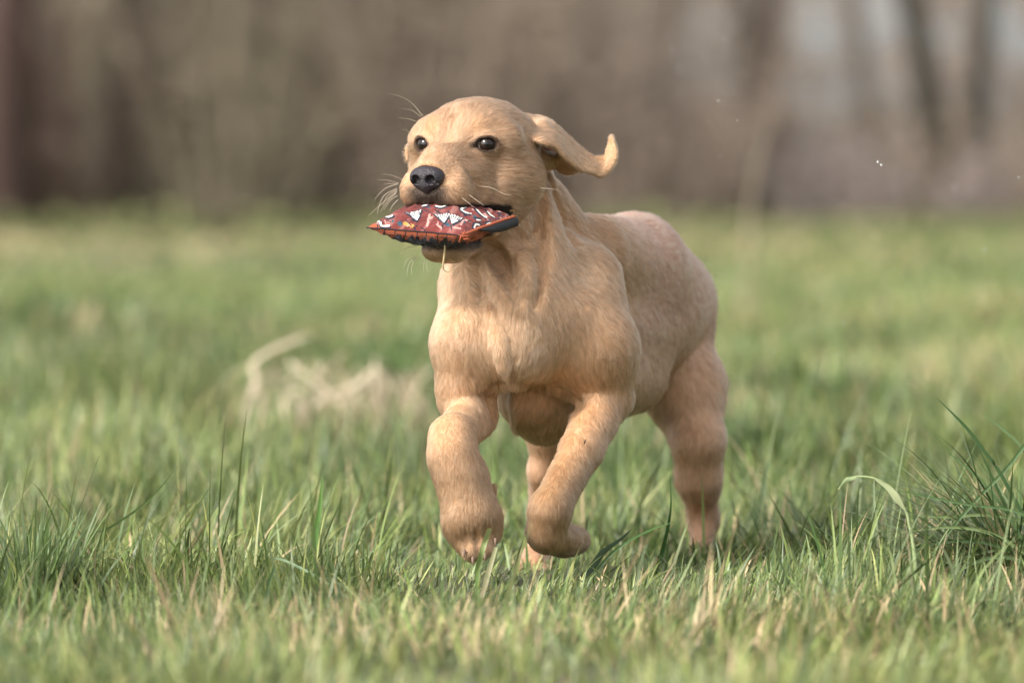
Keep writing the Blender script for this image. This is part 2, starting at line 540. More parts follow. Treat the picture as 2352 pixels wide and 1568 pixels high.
# the wood behind reads as one mass of twigs and stems, thinner on the right where the sky shows through
r = np.random.default_rng(99)
N = 140000
y = r.uniform(42, 62, N); x = r.uniform(-15, 15, N); z = r.uniform(0, 5.0, N) ** 1.0
u = x / y * 45
zp = .41 + (z - .41) * 45 / y
nz = vnoise(np.stack([u, zp], -1), 0.42, 31) * 0.6 + vnoise(np.stack([u, zp], -1), 0.9, 32) * 0.4
right = sstep(0.2, 1.6, u)
dens = 1.0 - right * sstep(0.45, 0.8, zp) * (0.20 + 0.55 * sstep(0.40, 0.62, nz))
# openings between the crowns
HOLES = [(1930, 240, 62), (1885, 100, 55), (2335, 110, 62), (1640, 150, 36), (2285, 240, 46), (1150, 160, 34), (2090, 200, 40), (50, 20, 50)]
rh = np.random.default_rng(4)
HOLES += [(rh.uniform(1450, 2500), rh.uniform(-40, 330), rh.uniform(24, 50)) for _ in range(36)] + [(rh.uniform(900, 1450), rh.uniform(-40, 220), rh.uniform(10, 22)) for _ in range(9)]
for gx, gy, gr in HOLES:
    dd = np.hypot(u - (gx - 1176) / F * 45, zp - .41 - (370 - gy) / F * 45) / (gr / F * 45)
    dens *= sstep(0.8, 1.1, dd)
sel = r.random(N) < dens
x, y, z = x[sel], y[sel], z[sel]
n = len(x)
c = np.stack([x, y, z], -1)
d = nrm(r.normal(0, 1, (n, 3)) * np.array([.6, .4, 1.0]))
L = r.uniform(.15, .6, (n, 1))
rad = r.uniform(.004, .016, n)
v, f = sticks(c - d * L / 2, c + d * L / 2, rad, rad * .6)
cc = np.array([0.52, .43, .345]) * r.uniform(.6, 1.35, (n, 1))
cc = cc * (1 - 0.0) + np.array([0.02, 0.02, 0.03]) * sstep(0, 2, x)[:, None]
cc = np.repeat(cc, 6, 0)
far = mesh_np('far_wood', v, f, M_TWIG, cols=cc)
tag(far, 'far wood of bare twigs, brown on the left and thinner on the right', 'wood', kind='stuff')
# dense dark understorey behind
m = 52000
y2 = r.uniform(28, 60, m); x2 = r.uniform(-15, 15, m)
top = np.where(x2 < 0.4, 3.2, 0.42) + 0.5 * vnoise(np.stack([x2, y2 * 0], -1), .6, 35)
z2 = r.random(m) ** 1.3 * (.13 * sstep(.3, .8, vnoise(np.stack([x2, y2], -1), .7, 36)) + top * sstep(33.5, 42, y2)) + .01
sel = r.random(m) < np.where(x2 < 0.4, 1, .8)
c = np.stack([x2, y2, z2], -1)[sel]; m = len(c)
e1 = nrm(r.normal(0, 1, (m, 3))); e2 = nrm(np.cross(e1, r.normal(0, 1, (m, 3))))
sz = r.uniform(.025, .07, (m, 1))
lv = np.stack([c - e1 * sz, c + e2 * sz * .5, c + e1 * sz, c - e2 * sz * .5], 1).reshape(-1, 3)
lc = np.array([[.28, .225, .15]]) * sstep(33, 37, c[:, 1])[:, None] + np.array([[.15, .16, .07]]) * (1 - sstep(33, 37, c[:, 1]))[:, None]
lc = np.repeat(lc * r.uniform(.5, 1.5, (m, 1)), 4, 0)
und = mesh_np('undergrowth', lv, np.arange(m * 4).reshape(-1, 4), M_TWIG, cols=lc)
tag(und, 'brown bramble undergrowth along the foot of the wood', 'undergrowth', kind='stuff')
# ------------------------------------------------------------------ puppy: distance field -> one continuous mesh
class Field:
    def __init__(s, lo, hi, h):
        s.lo = np.array(lo, float); s.h = h
        s.n = np.ceil((np.array(hi) - s.lo) / h).astype(int) + 1
        s.F = np.full(s.n, 0.06, np.float32)
        s.ax = [(s.lo[k] + h * np.arange(s.n[k])).astype(np.float32) for k in range(3)]

    def region(s, lo, hi):
        a = np.clip(np.floor((np.array(lo) - s.lo) / s.h).astype(int), 0, s.n)
        b = np.clip(np.ceil((np.array(hi) - s.lo) / s.h).astype(int) + 1, 0, s.n)
        sl = tuple(slice(a[k], b[k]) for k in range(3))
        g = (s.ax[0][sl[0]][:, None, None], s.ax[1][sl[1]][None, :, None], s.ax[2][sl[2]][None, None, :])
        return sl, g

    def add(s, d, sl, k):
        A = s.F[sl]
        if k > 0:
            h = np.maximum(k - np.abs(A - d), 0) / k
            s.F[sl] = np.minimum(A, d) - h * h * k * 0.25
        else:
            s.F[sl] = np.minimum(A, d)

    def cut(s, d, sl, k):
        A = s.F[sl]; d = -d
        h = np.maximum(k - np.abs(A - d), 0) / k
        s.F[sl] = np.maximum(A, d) + h * h * k * 0.25

    def cone(s, a, b, r1, r2, k=0.02, cut=False, sq=None):
        a = np.asarray(a, float); b = np.asarray(b, float)
        m = max(r1, r2) + k + 3 * s.h
        sl, (x, y, z) = s.region(np.minimum(a, b) - m, np.maximum(a, b) + m)
        if 0 in s.F[sl].shape: return
        ba = b - a; L2 = float(ba @ ba) + 1e-12
        t = np.clip(((x - a[0]) * ba[0] + (y - a[1]) * ba[1] + (z - a[2]) * ba[2]) / L2, 0, 1)
        d = np.sqrt((x - a[0] - t * ba[0]) ** 2 + (y - a[1] - t * ba[1]) ** 2 + (z - a[2] - t * ba[2]) ** 2) - (r1 + (r2 - r1) * t)
        (s.cut if cut else s.add)(d.astype(np.float32), sl, k)

    def ell(s, c, r, k=0.02, M=None, cut=False):
        """ellipsoid; rows of M are its axes"""
        c = np.asarray(c, float); r = np.asarray(r, float)
        M = np.eye(3) if M is None else np.asarray(M, float)
        m = r.max() + k + 3 * s.h
        sl, (x, y, z) = s.region(c - m, c + m)
        if 0 in s.F[sl].shape: return
        X, Y, Z = x - c[0], y - c[1], z - c[2]
        q = [M[i, 0] * X + M[i, 1] * Y + M[i, 2] * Z for i in range(3)]
        k0 = np.sqrt(sum((q[i] / r[i]) ** 2 for i in range(3)))
        k1 = np.sqrt(sum((q[i] / r[i] ** 2) ** 2 for i in range(3)))
        d = k0 * (k0 - 1) / np.maximum(k1, 1e-6)
        (s.cut if cut else s.add)(d.astype(np.float32), sl, k)

    def sheet(s, P, th, k=0.004):
        """thick sheet through the sample points P (N,3), th thickness radius (N,)"""
        P = np.asarray(P, np.float32); th = np.broadcast_to(np.asarray(th, np.float32), (len(P),))
        m = th.max() + k + 3 * s.h
        sl, (x, y, z) = s.region(P.min(0) - m, P.max(0) + m)
        G = np.stack(np.broadcast_arrays(x, y, z), -1).reshape(-1, 3)
        d = np.full(len(G), 1.0, np.float32)
        for c in range(0, len(P), 60):
            q = P[c:c + 60]
            dd = np.sqrt(((G[:, None] - q[None]) ** 2).sum(-1)) - th[None, c:c + 60]
            d = np.minimum(d, dd.min(1))
        s.add(d.reshape(s.F[sl].shape), sl, k)

    def sample(s, p):
        q = (np.asarray(p) - s.lo) / s.h
        i = np.clip(np.floor(q).astype(int), 0, s.n - 2)
        t = np.clip(q - i, 0, 1)
        o = 0
        for a in (0, 1):
            for b in (0, 1):
                for c in (0, 1):
                    w = (t[..., 0] if a else 1 - t[..., 0]) * (t[..., 1] if b else 1 - t[..., 1]) * (t[..., 2] if c else 1 - t[..., 2])
                    o = o + w * s.F[i[..., 0] + a, i[..., 1] + b, i[..., 2] + c]
        return o

    def hit(s, x, y, y0=5.2, y1=6.15):
        """first surface point on the line through frame position x, y"""
        Ys = np.arange(y0, y1, s.h * 0.4)
        p = W(np.full(len(Ys), x), np.full(len(Ys), y), Ys)
        v = s.sample(p)
        w = np.nonzero(v < 0)[0]
        return p[w[0]] if len(w) else None

    def path(s, pts, r, k, cut=True, depth=0.0):
        """groove (cut) or fold (added) along a line of frame positions on the surface"""
        H = [s.hit(*q[:2]) for q in spline(np.array(pts, float), max(6, 3 * len(pts)))]
        H = [h for h in H if h is not None]
        rr = np.interp(np.linspace(0, 1, len(H)), np.linspace(0, 1, len(r)), r) if hasattr(r, '__len__') else np.full(len(H), r)
        for a, b, r1, r2 in zip(H[:-1], H[1:], rr[:-1], rr[1:]):
            if abs(a[1] - b[1]) > 0.03: continue
            o = np.array([0, depth, 0])
            s.cone(a + o, b + o, r1, r2, k, cut=cut)

    def mesh(s):
        Fv = s.F
        S = Fv < 0
        c = np.zeros(tuple(s.n - 1), np.uint8)
        for a in (0, 1):
            for b in (0, 1):
                for d in (0, 1):
                    c += S[a:s.n[0] - 1 + a, b:s.n[1] - 1 + b, d:s.n[2] - 1 + d]
        act = (c > 0) & (c < 8)
        I = np.argwhere(act)
        vid = np.full(act.shape, -1, np.int32)
        vid[act] = np.arange(len(I))
        acc = np.zeros((len(I), 3)); cnt = np.zeros(len(I))
        cor = [(a, b, d) for a in (0, 1) for b in (0, 1) for d in (0, 1)]
        val = {q: Fv[I[:, 0] + q[0], I[:, 1] + q[1], I[:, 2] + q[2]] for q in cor}
        for q in cor:
            for ax in range(3):
                if q[ax] == 0:
                    q2 = tuple(1 if k == ax else q[k] for k in range(3))
                    va, vb = val[q], val[q2]
                    m = (va < 0) != (vb < 0)
                    t = np.where(m, va / np.where(m, va - vb, 1), 0)
                    pos = np.tile(np.array(q, float), (len(I), 1)); pos[:, ax] += t
                    acc[m] += pos[m]; cnt[m] += 1
        V = s.lo + s.h * (I + acc / cnt[:, None])
        faces = []
        for ax in range(3):
            u, w = (ax + 1) % 3, (ax + 2) % 3
            A = np.swapaxes(S, 0, ax) if False else S
            sl0 = [slice(None)] * 3; sl1 = [slice(None)] * 3
            sl0[ax] = slice(0, s.n[ax] - 1); sl1[ax] = slice(1, None)
            d = S[tuple(sl0)] != S[tuple(sl1)]
            E = np.argwhere(d)
            ok = (E[:, u] > 0) & (E[:, w] > 0) & (E[:, u] < s.n[u] - 1) & (E[:, w] < s.n[w] - 1)
            E = E[ok]
            eu = np.zeros(3, int); eu[u] = 1; ew = np.zeros(3, int); ew[w] = 1
            q = [vid[tuple((E - o).T)] for o in (eu + ew, ew, 0 * eu, eu)]
            inside = S[tuple(E.T)]
            Q = np.stack(q, -1)
            Q[~inside] = Q[~inside][:, ::-1]
            faces.append(Q)
        return V, np.concatenate(faces)


def keep_main(V, Q):
    """drop small loose islands"""
    lab = np.arange(len(V))
    for _ in range(400):
        m = lab[Q].min(1)
        new = lab.copy()
        for k in range(4):
            np.minimum.at(new, Q[:, k], m)
        new = new[new]
        if (new == lab).all(): break
        lab = new
    ids, cnt = np.unique(lab, return_counts=True)
    good = ids[cnt > 0.2 * cnt.max()]
    km = np.isin(lab, good)
    idx = np.cumsum(km) - 1
    return V[km], idx[Q[km[Q[:, 0]]]]


def relax(V, Q, n=2, f=0.5):
    for _ in range(n):
        acc = np.zeros_like(V); c = np.zeros(len(V))
        for a, b in ((0, 1), (1, 2), (2, 3), (3, 0)):
            for i, j in ((a, b), (b, a)):
                for d in range(3):
                    acc[:, d] += np.bincount(Q[:, i], V[Q[:, j], d], len(V))
                c += np.bincount(Q[:, i], minlength=len(V))
        V = V + f * (acc / c[:, None] - V)
    return V


def vnormals(V, Q):
    n = np.cross(V[Q[:, 2]] - V[Q[:, 0]], V[Q[:, 3]] - V[Q[:, 1]])
    N = np.zeros_like(V)
    for k in range(4):
        for d in range(3):
            N[:, d] += np.bincount(Q[:, k], n[:, d], len(V))
    return nrm(N)


BH = 0.0018
px_ = lambda r: R(r)
fd = Field((-0.125, 5.28, -0.005), (0.245, 6.16, 0.485), BH)


def P(x, y, Y):
    return W(x, y, Y)


def cn(x1, y1, Y1, r1, x2, y2, Y2, r2, k=30, cut=False, F_=None):
    (F_ or fd).cone(W(x1, y1, Y1), W(x2, y2, Y2), R(r1, Y1), R(r2, Y2), R(k), cut=cut)


# --- trunk (frame x, frame y, distance, radius)
cn(1215, 745, 5.56, 148, 1440, 715, 5.84, 172, 40)          # rib cage to loin
cn(1350, 590, 5.62, 98, 1455, 610, 5.76, 112, 50)           # withers
cn(1455, 612, 5.76, 112, 1498, 700, 5.90, 148, 50)          # back to rump
cn(1290, 860, 5.60, 120, 1430, 850, 5.78, 105, 40)          # belly
cn(1222, 905, 5.545, 80, 1258, 935, 5.57, 82, 35)
cn(1258, 925, 5.57, 80, 1300, 905, 5.63, 90, 45)            # brisket
cn(1150, 772, 5.50, 105, 1225, 765, 5.50, 118, 40)          # fore chest
cn(1185, 800, 5.465, 84, 1200, 700, 5.48, 90, 50)
cn(1318, 828, 5.515, 80, 1290, 740, 5.50, 95, 50)
# --- neck
cn(1165, 450, 5.535, 100, 1185, 640, 5.53, 148, 40)
cn(1185, 640, 5.53, 148, 1220, 740, 5.55, 160, 40)
cn(1218, 420, 5.56, 56, 1312, 585, 5.60, 78, 40)
# --- shoulders
cn(1095, 660, 5.52, 78, 1082, 790, 5.48, 84, 55)
cn(1350, 640, 5.545, 78, 1372, 810, 5.505, 84, 75)
cn(1082, 790, 5.48, 82, 1070, 905, 5.48, 62, 45)
# --- near-side fore leg, reaching forward with the wrist bent (left in the frame)
cn(1070, 890, 5.48, 60, 1080, 950, 5.48, 52, 35)
cn(1084, 952, 5.48, 50, 1046, 1000, 5.41, 50, 30)
cn(1034, 1005, 5.40, 51, 1040, 1048, 5.39, 52, 30)
cn(1040, 1048, 5.39, 52, 1062, 1105, 5.388, 54, 35)
cn(1062, 1105, 5.385, 56, 1080, 1180, 5.378, 62, 35)
fd.ell(W(1086, 1200, 5.378), (R(61), R(50), R(66)), R(40))
for (x1, y1, x2, y2, rr, dy) in ((1052, 1205, 1066, 1250, 25, .005), (1078, 1215, 1084, 1266, 25, -.004), (1103, 1215, 1112, 1258, 25, -.002), (1124, 1195, 1134, 1226, 20, .008)):
    cn(x1, y1, 5.375 + dy * .6, rr, x2, y2 - 2, 5.364 + dy, rr - 2, 14)
cn(1128, 1120, 5.40, 12, 1136, 1150, 5.40, 7, 5)            # dew claw bump
# --- far-side fore leg, forearm slanting down with the paw folded under
cn(1378, 800, 5.505, 84, 1392, 900, 5.51, 60, 45)
cn(1390, 915, 5.51, 56, 1335, 1035, 5.455, 46, 30)
cn(1335, 1035, 5.455, 46, 1268, 1160, 5.40, 44, 20)
cn(1262, 1175, 5.40, 49, 1256, 1215, 5.405, 48, 20)
cn(1258, 1225, 5.41, 46, 1298, 1240, 5.44, 38, 12)
cn(1295, 1240, 5.44, 36, 1325, 1240, 5.47, 30, 10)
for (x1, y1, rr, Yd) in ((1322, 1222, 17, 5.485), (1334, 1240, 17, 5.488), (1322, 1256, 16, 5.48)):
    cn(x1 - 18, y1, Yd - .015, rr + 2, x1, y1, Yd, rr, 5)
# --- hind leg on the right of the frame
cn(1538, 790, 5.90, 97, 1570, 890, 5.88, 90, 40)
cn(1570, 890, 5.88, 90, 1603, 1010, 5.85, 58, 45)
cn(1603, 1010, 5.85, 58, 1605, 1095, 5.86, 48, 35)
cn(1605, 1095, 5.86, 48, 1615, 1190, 5.882, 33, 40)
cn(1615, 1190, 5.882, 33, 1611, 1262, 5.862, 25, 30)
cn(1610, 1265, 5.86, 25, 1606, 1280, 5.83, 25, 14)
for dx in (-18, -6, 6, 18):
    cn(1606 + dx * .7, 1280, 5.83, 12, 1606 + dx, 1290, 5.80, 10, 6)
cn(1505, 890, 6.00, 52, 1560, 1030, 5.95, 36, 30)           # inner thigh
# --- hind leg that steps forward under the belly
cn(1350, 850, 5.83, 90, 1262, 985, 5.70, 54, 30)
cn(1262, 985, 5.70, 48, 1254, 1080, 5.71, 39, 25)
cn(1254, 1080, 5.71, 39, 1246, 1180, 5.75, 31, 20)
cn(1246, 1180, 5.75, 32, 1232, 1270, 5.70, 28, 15)
cn(1232, 1272, 5.70, 30, 1226, 1300, 5.655, 32, 12)
for dx in (-24, -8, 8, 24):
    cn(1226 + dx * .7, 1298, 5.66, 14, 1225 + dx, 1312, 5.63, 12, 5)
# --- tail, carried behind the rump
cn(1530, 640, 6.00, 46, 1560, 700, 6.06, 26, 20)
cn(1560, 700, 6.06, 24, 1575, 800, 6.12, 12, 8)

# --- head, in its own frame: l to the dog's left, f forward, u up (frame units)
YAW = math.radians(27)
HC = W(1100, 350, 5.50)
HL = np.array([math.cos(YAW), -math.sin(YAW), 0.0])
HF = np.array([-math.sin(YAW), -math.cos(YAW), 0.0])
HU = np.array([0, 0, 1.0])
HM = np.stack([HL, HF, HU])
S_ = 5.50 / F


def H(l, f, u):
    return HC + (HL * l + HF * f + HU * u) * S_


def hc(l1, f1, u1, r1, l2, f2, u2, r2, k=20, cut=False):
    fd.cone(H(l1, f1, u1), H(l2, f2, u2), r1 * S_, r2 * S_, k * S_, cut=cut)


def he(l, f, u, rl, rf, ru, k=20, cut=False, M=None):
    fd.ell(H(l, f, u), np.array([rl, rf, ru]) * S_, k * S_, M=HM if M is None else M, cut=cut)


def rotM(yaw_deg, pitch_deg=0, roll_deg=0):
    """head axes turned about u, then l, then f"""
    a, b_, c_ = map(math.radians, (yaw_deg, pitch_deg, roll_deg))
    l = HL * math.cos(a) + HF * math.sin(a); f = HF * math.cos(a) - HL * math.sin(a); u = HU
    f2 = f * math.cos(b_) + u * math.sin(b_); u2 = u * math.cos(b_) - f * math.sin(b_)
    l3 = l * math.cos(c_) + u2 * math.sin(c_); u3 = u2 * math.cos(c_) - l * math.sin(c_)
    return np.stack([l3, f2, u3])


he(0, -5, 5, 140, 142, 122, 30)                       # skull
he(0, 50, 18, 106, 92, 88, 35)                        # forehead
for sgn in (-1, 1):
    hc(sgn * 112, 66, 22, 32, sgn * 108, 40, -18, 40, 30)
    hc(sgn * 60, 98, 48, 26, sgn * 90, 70, 46, 28, 35)    # brow
    hc(sgn * 95, 10, -60, 74, sgn * 78, 60, -88, 62, 30)  # cheek
    hc(sgn * 50, 130, -45, 42, sgn * 40, 190, -62, 42, 25)
    hc(sgn * 52, 140, -82, 48, sgn * 46, 210, -86, 44, 18)
    he(sgn * 44, 212, -100, 36, 34, 30, 14)  # flews
    hc(sgn * 88, 60, -118, 34, sgn * 62, 140, -98, 34, 22)
hc(0, 110, 0, 60, 0, 180, -32, 50, 30)                # bridge
hc(0, 180, -32, 50, 0, 232, -50, 42, 22)
he(0, 226, -80, 44, 34, 42, 18)
# throat and back of the jaw
hc(0, -30, -110, 86, 0, 40, -160, 62, 35)
for sgn in (-1, 1):
    hc(sgn * 74, 10, -120, 46, sgn * 58, 80, -178, 30, 22)
# lower jaw
fdj_k = 14
hc(-36, 90, -196, 30, -26, 165, -220, 27, 18)
hc(36, 90, -196, 30, 26, 165, -220, 27, 18)
he(0, 165, -222, 56, 50, 27, 16)
hc(0, 60, -185, 50, 0, 140, -214, 34, 20)
# open mouth
fd.ell(H(0, 175, -158), np.array([120, 120, 30]) * S_, 8 * S_, M=rotM(0, -8), cut=True)
fd.ell(H(0, 150, -172), np.array([44, 90, 26]) * S_, 8 * S_, M=rotM(0, -12), cut=True)
# furrow between the eyes and the line under the nose
hc(0, 165, 34, 9, 0, 125, 88, 5, 30, cut=True)
hc(0, 268, -92, 2.5, 0, 262, -128, 2.5, 5, cut=True)
# seat of the nose
he(0, 268, -60, 37, 34, 27, 6, cut=True)
# eyes
EYES = []
for sgn in (-1, 1):
    ec = (sgn * 78, 112, 18)
    out = math.radians(26)
    g = HF * math.cos(out) + HL * sgn * math.sin(out)
    ax_l = HL * math.cos(out) - HF * sgn * math.sin(out)
    Me = np.stack([ax_l, g, HU])
    c3 = H(*ec)
    EYES.append((c3, g, ax_l, sgn))
    fd.ell(c3 - g * 2 * S_, np.array([33, 29, 28]) * S_, 18 * S_, M=Me)
    # almond opening, outer corner a little lower
    t = math.radians(-4 * sgn)
    M2 = np.stack([ax_l * math.cos(t) + HU * math.sin(t), g, HU * math.cos(t) - ax_l * math.sin(t)])
    fd.ell(c3 + g * 16 * S_, np.array([21, 30, 11]) * S_, 4 * S_, M=M2, cut=True)
    fd.ell(c3 + g * 22 * S_ - ax_l * sgn * 19 * S_ - HU * 3 * S_, np.array([8, 12, 2.5]) * S_, 4 * S_, M=Me, cut=True)
ER = 22.5 * S_
# --- ears
def sheet_pts(T, B, nu, nv, bulge=0.0, bdir=(0, -1, 0), fold=0.0):
    T = spline(T, nu); B = spline(B, nu)
    w = np.linspace(0, 1, nv)
    p = T[:, None] * (1 - w)[None, :, None] + B[:, None] * w[None, :, None]
    wid = np.linalg.norm(T - B, axis=1)
    p = p + (np.sin(np.pi * w)[None, :, None] * (bulge * wid)[:, None, None]) * np.array(bdir, float)
    p = p + (np.sin(2 * np.pi * w)[None, :, None] * (fold * wid)[:, None, None]) * np.array([.25, .95, .1])
    return p.reshape(-1, 3)


EAR_T = np.array([W(*q) for q in ((1205, 276, 5.54), (1235, 272, 5.535), (1268, 284, 5.53), (1302, 313, 5.53), (1338, 346, 5.535), (1362, 362, 5.54), (1388, 362, 5.545), (1398, 338, 5.55), (1403, 318, 5.555))])
EAR_B = np.array([W(*q) for q in ((1222, 318, 5.475), (1246, 328, 5.47), (1275, 338, 5.475), (1300, 364, 5.48), (1330, 388, 5.49), (1358, 396, 5.50), (1386, 403, 5.51), (1416, 362, 5.53), (1406, 318, 5.545))])
EAR_T2 = np.array([W(*q) for q in ((1285, 345, 5.50), (1310, 365, 5.51), (1332, 384, 5.51))])
EAR_B2 = np.array([W(*q) for q in ((1278, 384, 5.55), (1296, 397, 5.55), (1320, 394, 5.54))])
cn(1205, 285, 5.52, 26, 1238, 292, 5.51, 20, 14)       # root of the ear
cn(1232, 366, 5.50, 30, 1262, 370, 5.515, 21, 12)      # cheek fold under the ear
fd.path([(1078, 392), (1102, 422), (1112, 452)], [px_(2), px_(5), px_(3)], px_(16))
cn(1232, 328, 5.53, 24, 1268, 352, 5.54, 15, 10)
cn(934, 340, 5.53, 7, 936, 368, 5.53, 8, 6)            # tip of the ear on the far side
cn(950, 335, 5.52, 12, 938, 355, 5.53, 8, 8)

# --- folds and hollows of the loose skin
fd.path([(1260, 400), (1247, 450), (1243, 505), (1246, 560), (1238, 620), (1232, 665), (1228, 705)], [px_(5), px_(13), px_(16), px_(15), px_(14), px_(12), px_(5)], px_(12))
fd.path([(1190, 532), (1200, 570), (1228, 604)], [px_(7), px_(11), px_(6)], px_(12))
fd.path([(1116, 558), (1134, 580), (1150, 612)], [px_(12), px_(16), px_(12)], px_(12))
fd.path([(1088, 600), (1104, 660), (1145, 765)], [px_(6), px_(11), px_(4)], px_(15))
fd.path([(1168, 862), (1205, 872), (1255, 886), (1300, 905), (1335, 935)], [px_(4), px_(10), px_(12), px_(11), px_(6)], px_(13))
fd.path([(1156, 862), (1135, 880), (1112, 894)], [px_(4), px_(10), px_(6)], px_(13))
fd.path([(1140, 585), (1165, 635), (1188, 690)], [px_(18), px_(17), px_(6)], px_(16))
fd.path([(1192, 565), (1208, 625), (1224, 690)], [px_(14), px_(14), px_(7)], px_(14), cut=False, depth=-0.001)
fd.path([(1118, 690), (1142, 760), (1163, 845)], [px_(8), px_(12), px_(12)], px_(18), cut=False, depth=0.0005)
fd.path([(1104, 895), (1128, 912), (1134, 945)], [px_(5), px_(12), px_(12)], px_(16))
fd.path([(1180, 880), (1183, 930), (1184, 985)], [px_(7), px_(8), px_(6)], px_(18), cut=False, depth=-0.0008)
fd.path([(1262, 400), (1290, 500), (1320, 560)], [px_(4), px_(6), px_(3)], px_(18))
fd.path([(1180, 560), (1225, 545), (1240, 520)], [px_(4), px_(6), px_(3)], px_(18))
# toe lines of the raised paw
fd.path([(1066, 1215), (1073, 1262)], [px_(1.5), px_(4)], px_(7))
fd.path([(1094, 1212), (1098, 1264)], [px_(1.5), px_(4)], px_(7))
fd.path([(1118, 1200), (1125, 1246)], [px_(1.5), px_(4)], px_(7))

fd.F += 0.0012
fd.sheet(sheet_pts(EAR_T, EAR_B, 64, 26, 0.08, (0.2, -0.8, -0.1), .07), 0.0022, 0.005)
fd.sheet(sheet_pts(EAR_T2, EAR_B2, 24, 18, 0.05), 0.0023, 0.004)
V, Q = fd.mesh()
V, Q = keep_main(V, Q)
V = relax(V, Q, 2, 0.45)
VN = vnormals(V, Q)


# --- coat colour, a function of the place on the body
C_BODY = np.array([0.74, 0.45, 0.26])
C_CREAM = np.array([0.86, 0.60, 0.40])
C_GOLD = np.array([0.62, 0.34, 0.16])
C_RUMP = np.array([0.96, 0.60, 0.45])  # raised above the coat's own tone to make up for dim light
C_DARK = np.array([0.030, 0.024, 0.024])
C_GREY = np.array([0.12, 0.10, 0.09])


def blend(c, col, w):
    return c * (1 - w[:, None]) + col * w[:, None]


def near(p, q, r0, r1):
    """1 inside r0, 0 beyond r1"""
    return 1 - sstep(r0, r1, np.linalg.norm(p - q, axis=1))


def headloc(p):
    return ((p - HC) @ HM.T) / S_


def nearpath(p, pts, r0, r1):
    pts = np.asarray(pts)
    d = np.full(len(p), 9.0)
    for a, b in zip(pts[:-1], pts[1:]):
        ba = b - a
        t = np.clip(((p - a) @ ba) / (ba @ ba), 0, 1)
        d = np.minimum(d, np.linalg.norm(p - a - t[:, None] * ba, axis=1))
    return 1 - sstep(r0, r1, d)


def coat(p):
    c = np.tile(C_BODY, (len(p), 1))
    h = headloc(p)
    l, f_, u = h.T
    c = blend(c, C_RUMP, sstep(5.55, 5.72, p[:, 1]) * sstep(0.16, 0.26, p[:, 2]) * 0.9)
    c = blend(c, C_CREAM, near(p, W(1150, 740, 5.45), .03, .12) * .5)
    c = blend(c, C_CREAM, near(p, W(1310, 600, 5.50), .01, .055) * .5)
    c = blend(c, C_CREAM, near(p, W(1050, 640, 5.50), .02, .08) * .5)
    c = blend(c, C_GOLD, near(p, W(1180, 930, 5.48), .02, .05) * .5)
    c = blend(c, C_GOLD, near(p, W(1400, 500, 5.60), .01, .06) * .45)
    c = blend(c, np.array([.54, .33, .185]), (1 - sstep(.10, .17, p[:, 2])) * (1 - sstep(5.55, 5.62, p[:, 1])))  # front legs coloured darker to hold back the sun on them
    c = blend(c, np.array([.74, .45, .28]), (1 - sstep(.05, .17, p[:, 2])) * sstep(5.55, 5.62, p[:, 1]))
    c = blend(c, np.array([.86, .54, .35]), sstep(5.62, 5.74, p[:, 1]) * .8 * sstep(.06, .14, p[:, 2]) * (1 - sstep(0.16, 0.26, p[:, 2])))
    c = blend(c, np.array([.80, .53, .33]), near(p, W(1170, 760, 5.44), .015, .05) * .7)
    # head
    inh = (1 - sstep(150, 230, np.linalg.norm(h - np.array([0, 60, -40]), axis=1)))
    c = blend(c, np.array([0.58, 0.37, 0.235]), inh * .8)
    for s in (-1, 1):
        c = blend(c, C_GOLD, np.clip(1 - sstep(8, 30, np.hypot(l - s * 58, u - 58) + 0 * f_), 0, 1) * sstep(40, 80, f_) * .55)
    ear = (p[:, 0] > W(1262, 340, 5.5)[0]) & (p[:, 2] > W(1300, 408, 5.5)[2]) & (p[:, 1] < 5.60)
    c[ear] = np.array([0.64, 0.39, 0.215])
    c = blend(c, C_CREAM * 1.08, near(p, W(1236, 276, 5.51), .004, .013) * .9)
    # grey hair round the nose and lips
    muz = (1 - sstep(26, 84, np.abs(l))) * sstep(195, 235, f_) * sstep(-66, -84, u) * (u > -150)
    c = blend(c, C_GREY * .55, muz * .92)
    lip = (u < -112) & (u > -150) & (f_ > 60)
    c = blend(c, C_DARK, lip * sstep(-112, -122, u) * (np.abs(l) < 120))
    # mouth cavity and dark lower lip, the cushion's shadow painted in
    jaw = sstep(70, 100, f_) * (u < -150) * (u > -262)
    c = blend(c, np.array([.05, .03, .03]), jaw * sstep(-222, -206, u))
    c = blend(c, C_GREY * .9, jaw * sstep(-236, -214, u) * (1 - sstep(-212, -200, u)) * .9)
    c = blend(c, np.array([.36, .28, .22]), jaw * (1 - sstep(-240, -222, u)) * .6)
    # eye rims
    for c3, g, ax, s in EYES:
        q = p - c3
        a = (q @ ax) / S_; b = (q @ HU) / S_; d = (q @ g) / S_
        e = np.sqrt((a / 29.0) ** 2 + (b / 19) ** 2)
        front = sstep(-2, 6, d)
        c = blend(c, np.array([.018, .013, .012]), (1 - sstep(0.93, 1.12, e)) * front)
        e2 = np.hypot((a + s * 30) / 12, (b + 3) / 7)
        c = blend(c, np.array([.05, .035, .03]), (1 - sstep(0.5, 1.5, e2)) * front * .9)
        e3 = np.hypot(a / 40, (b + 6) / 26)
        c = blend(c, np.array([.22, .13, .08]), (1 - sstep(0.8, 1.15, e3)) * front * .35)
    return c


def pads(p, c):
    c = blend(c, C_DARK, near(p, W(1346, 1212, 5.49), .003, .007))
    return blend(c, C_DARK, near(p, W(1139, 1238, 5.37), .001, .0035))


m_skin, nt, b = mat_new('puppy skin')
a_ = attr_node(nt)
nt.links.new(a_.outputs['Color'], b.inputs['Base Color'])
b.inputs['Roughness'].default_value = 0.75
b.inputs['Specular IOR Level'].default_value = 0.15

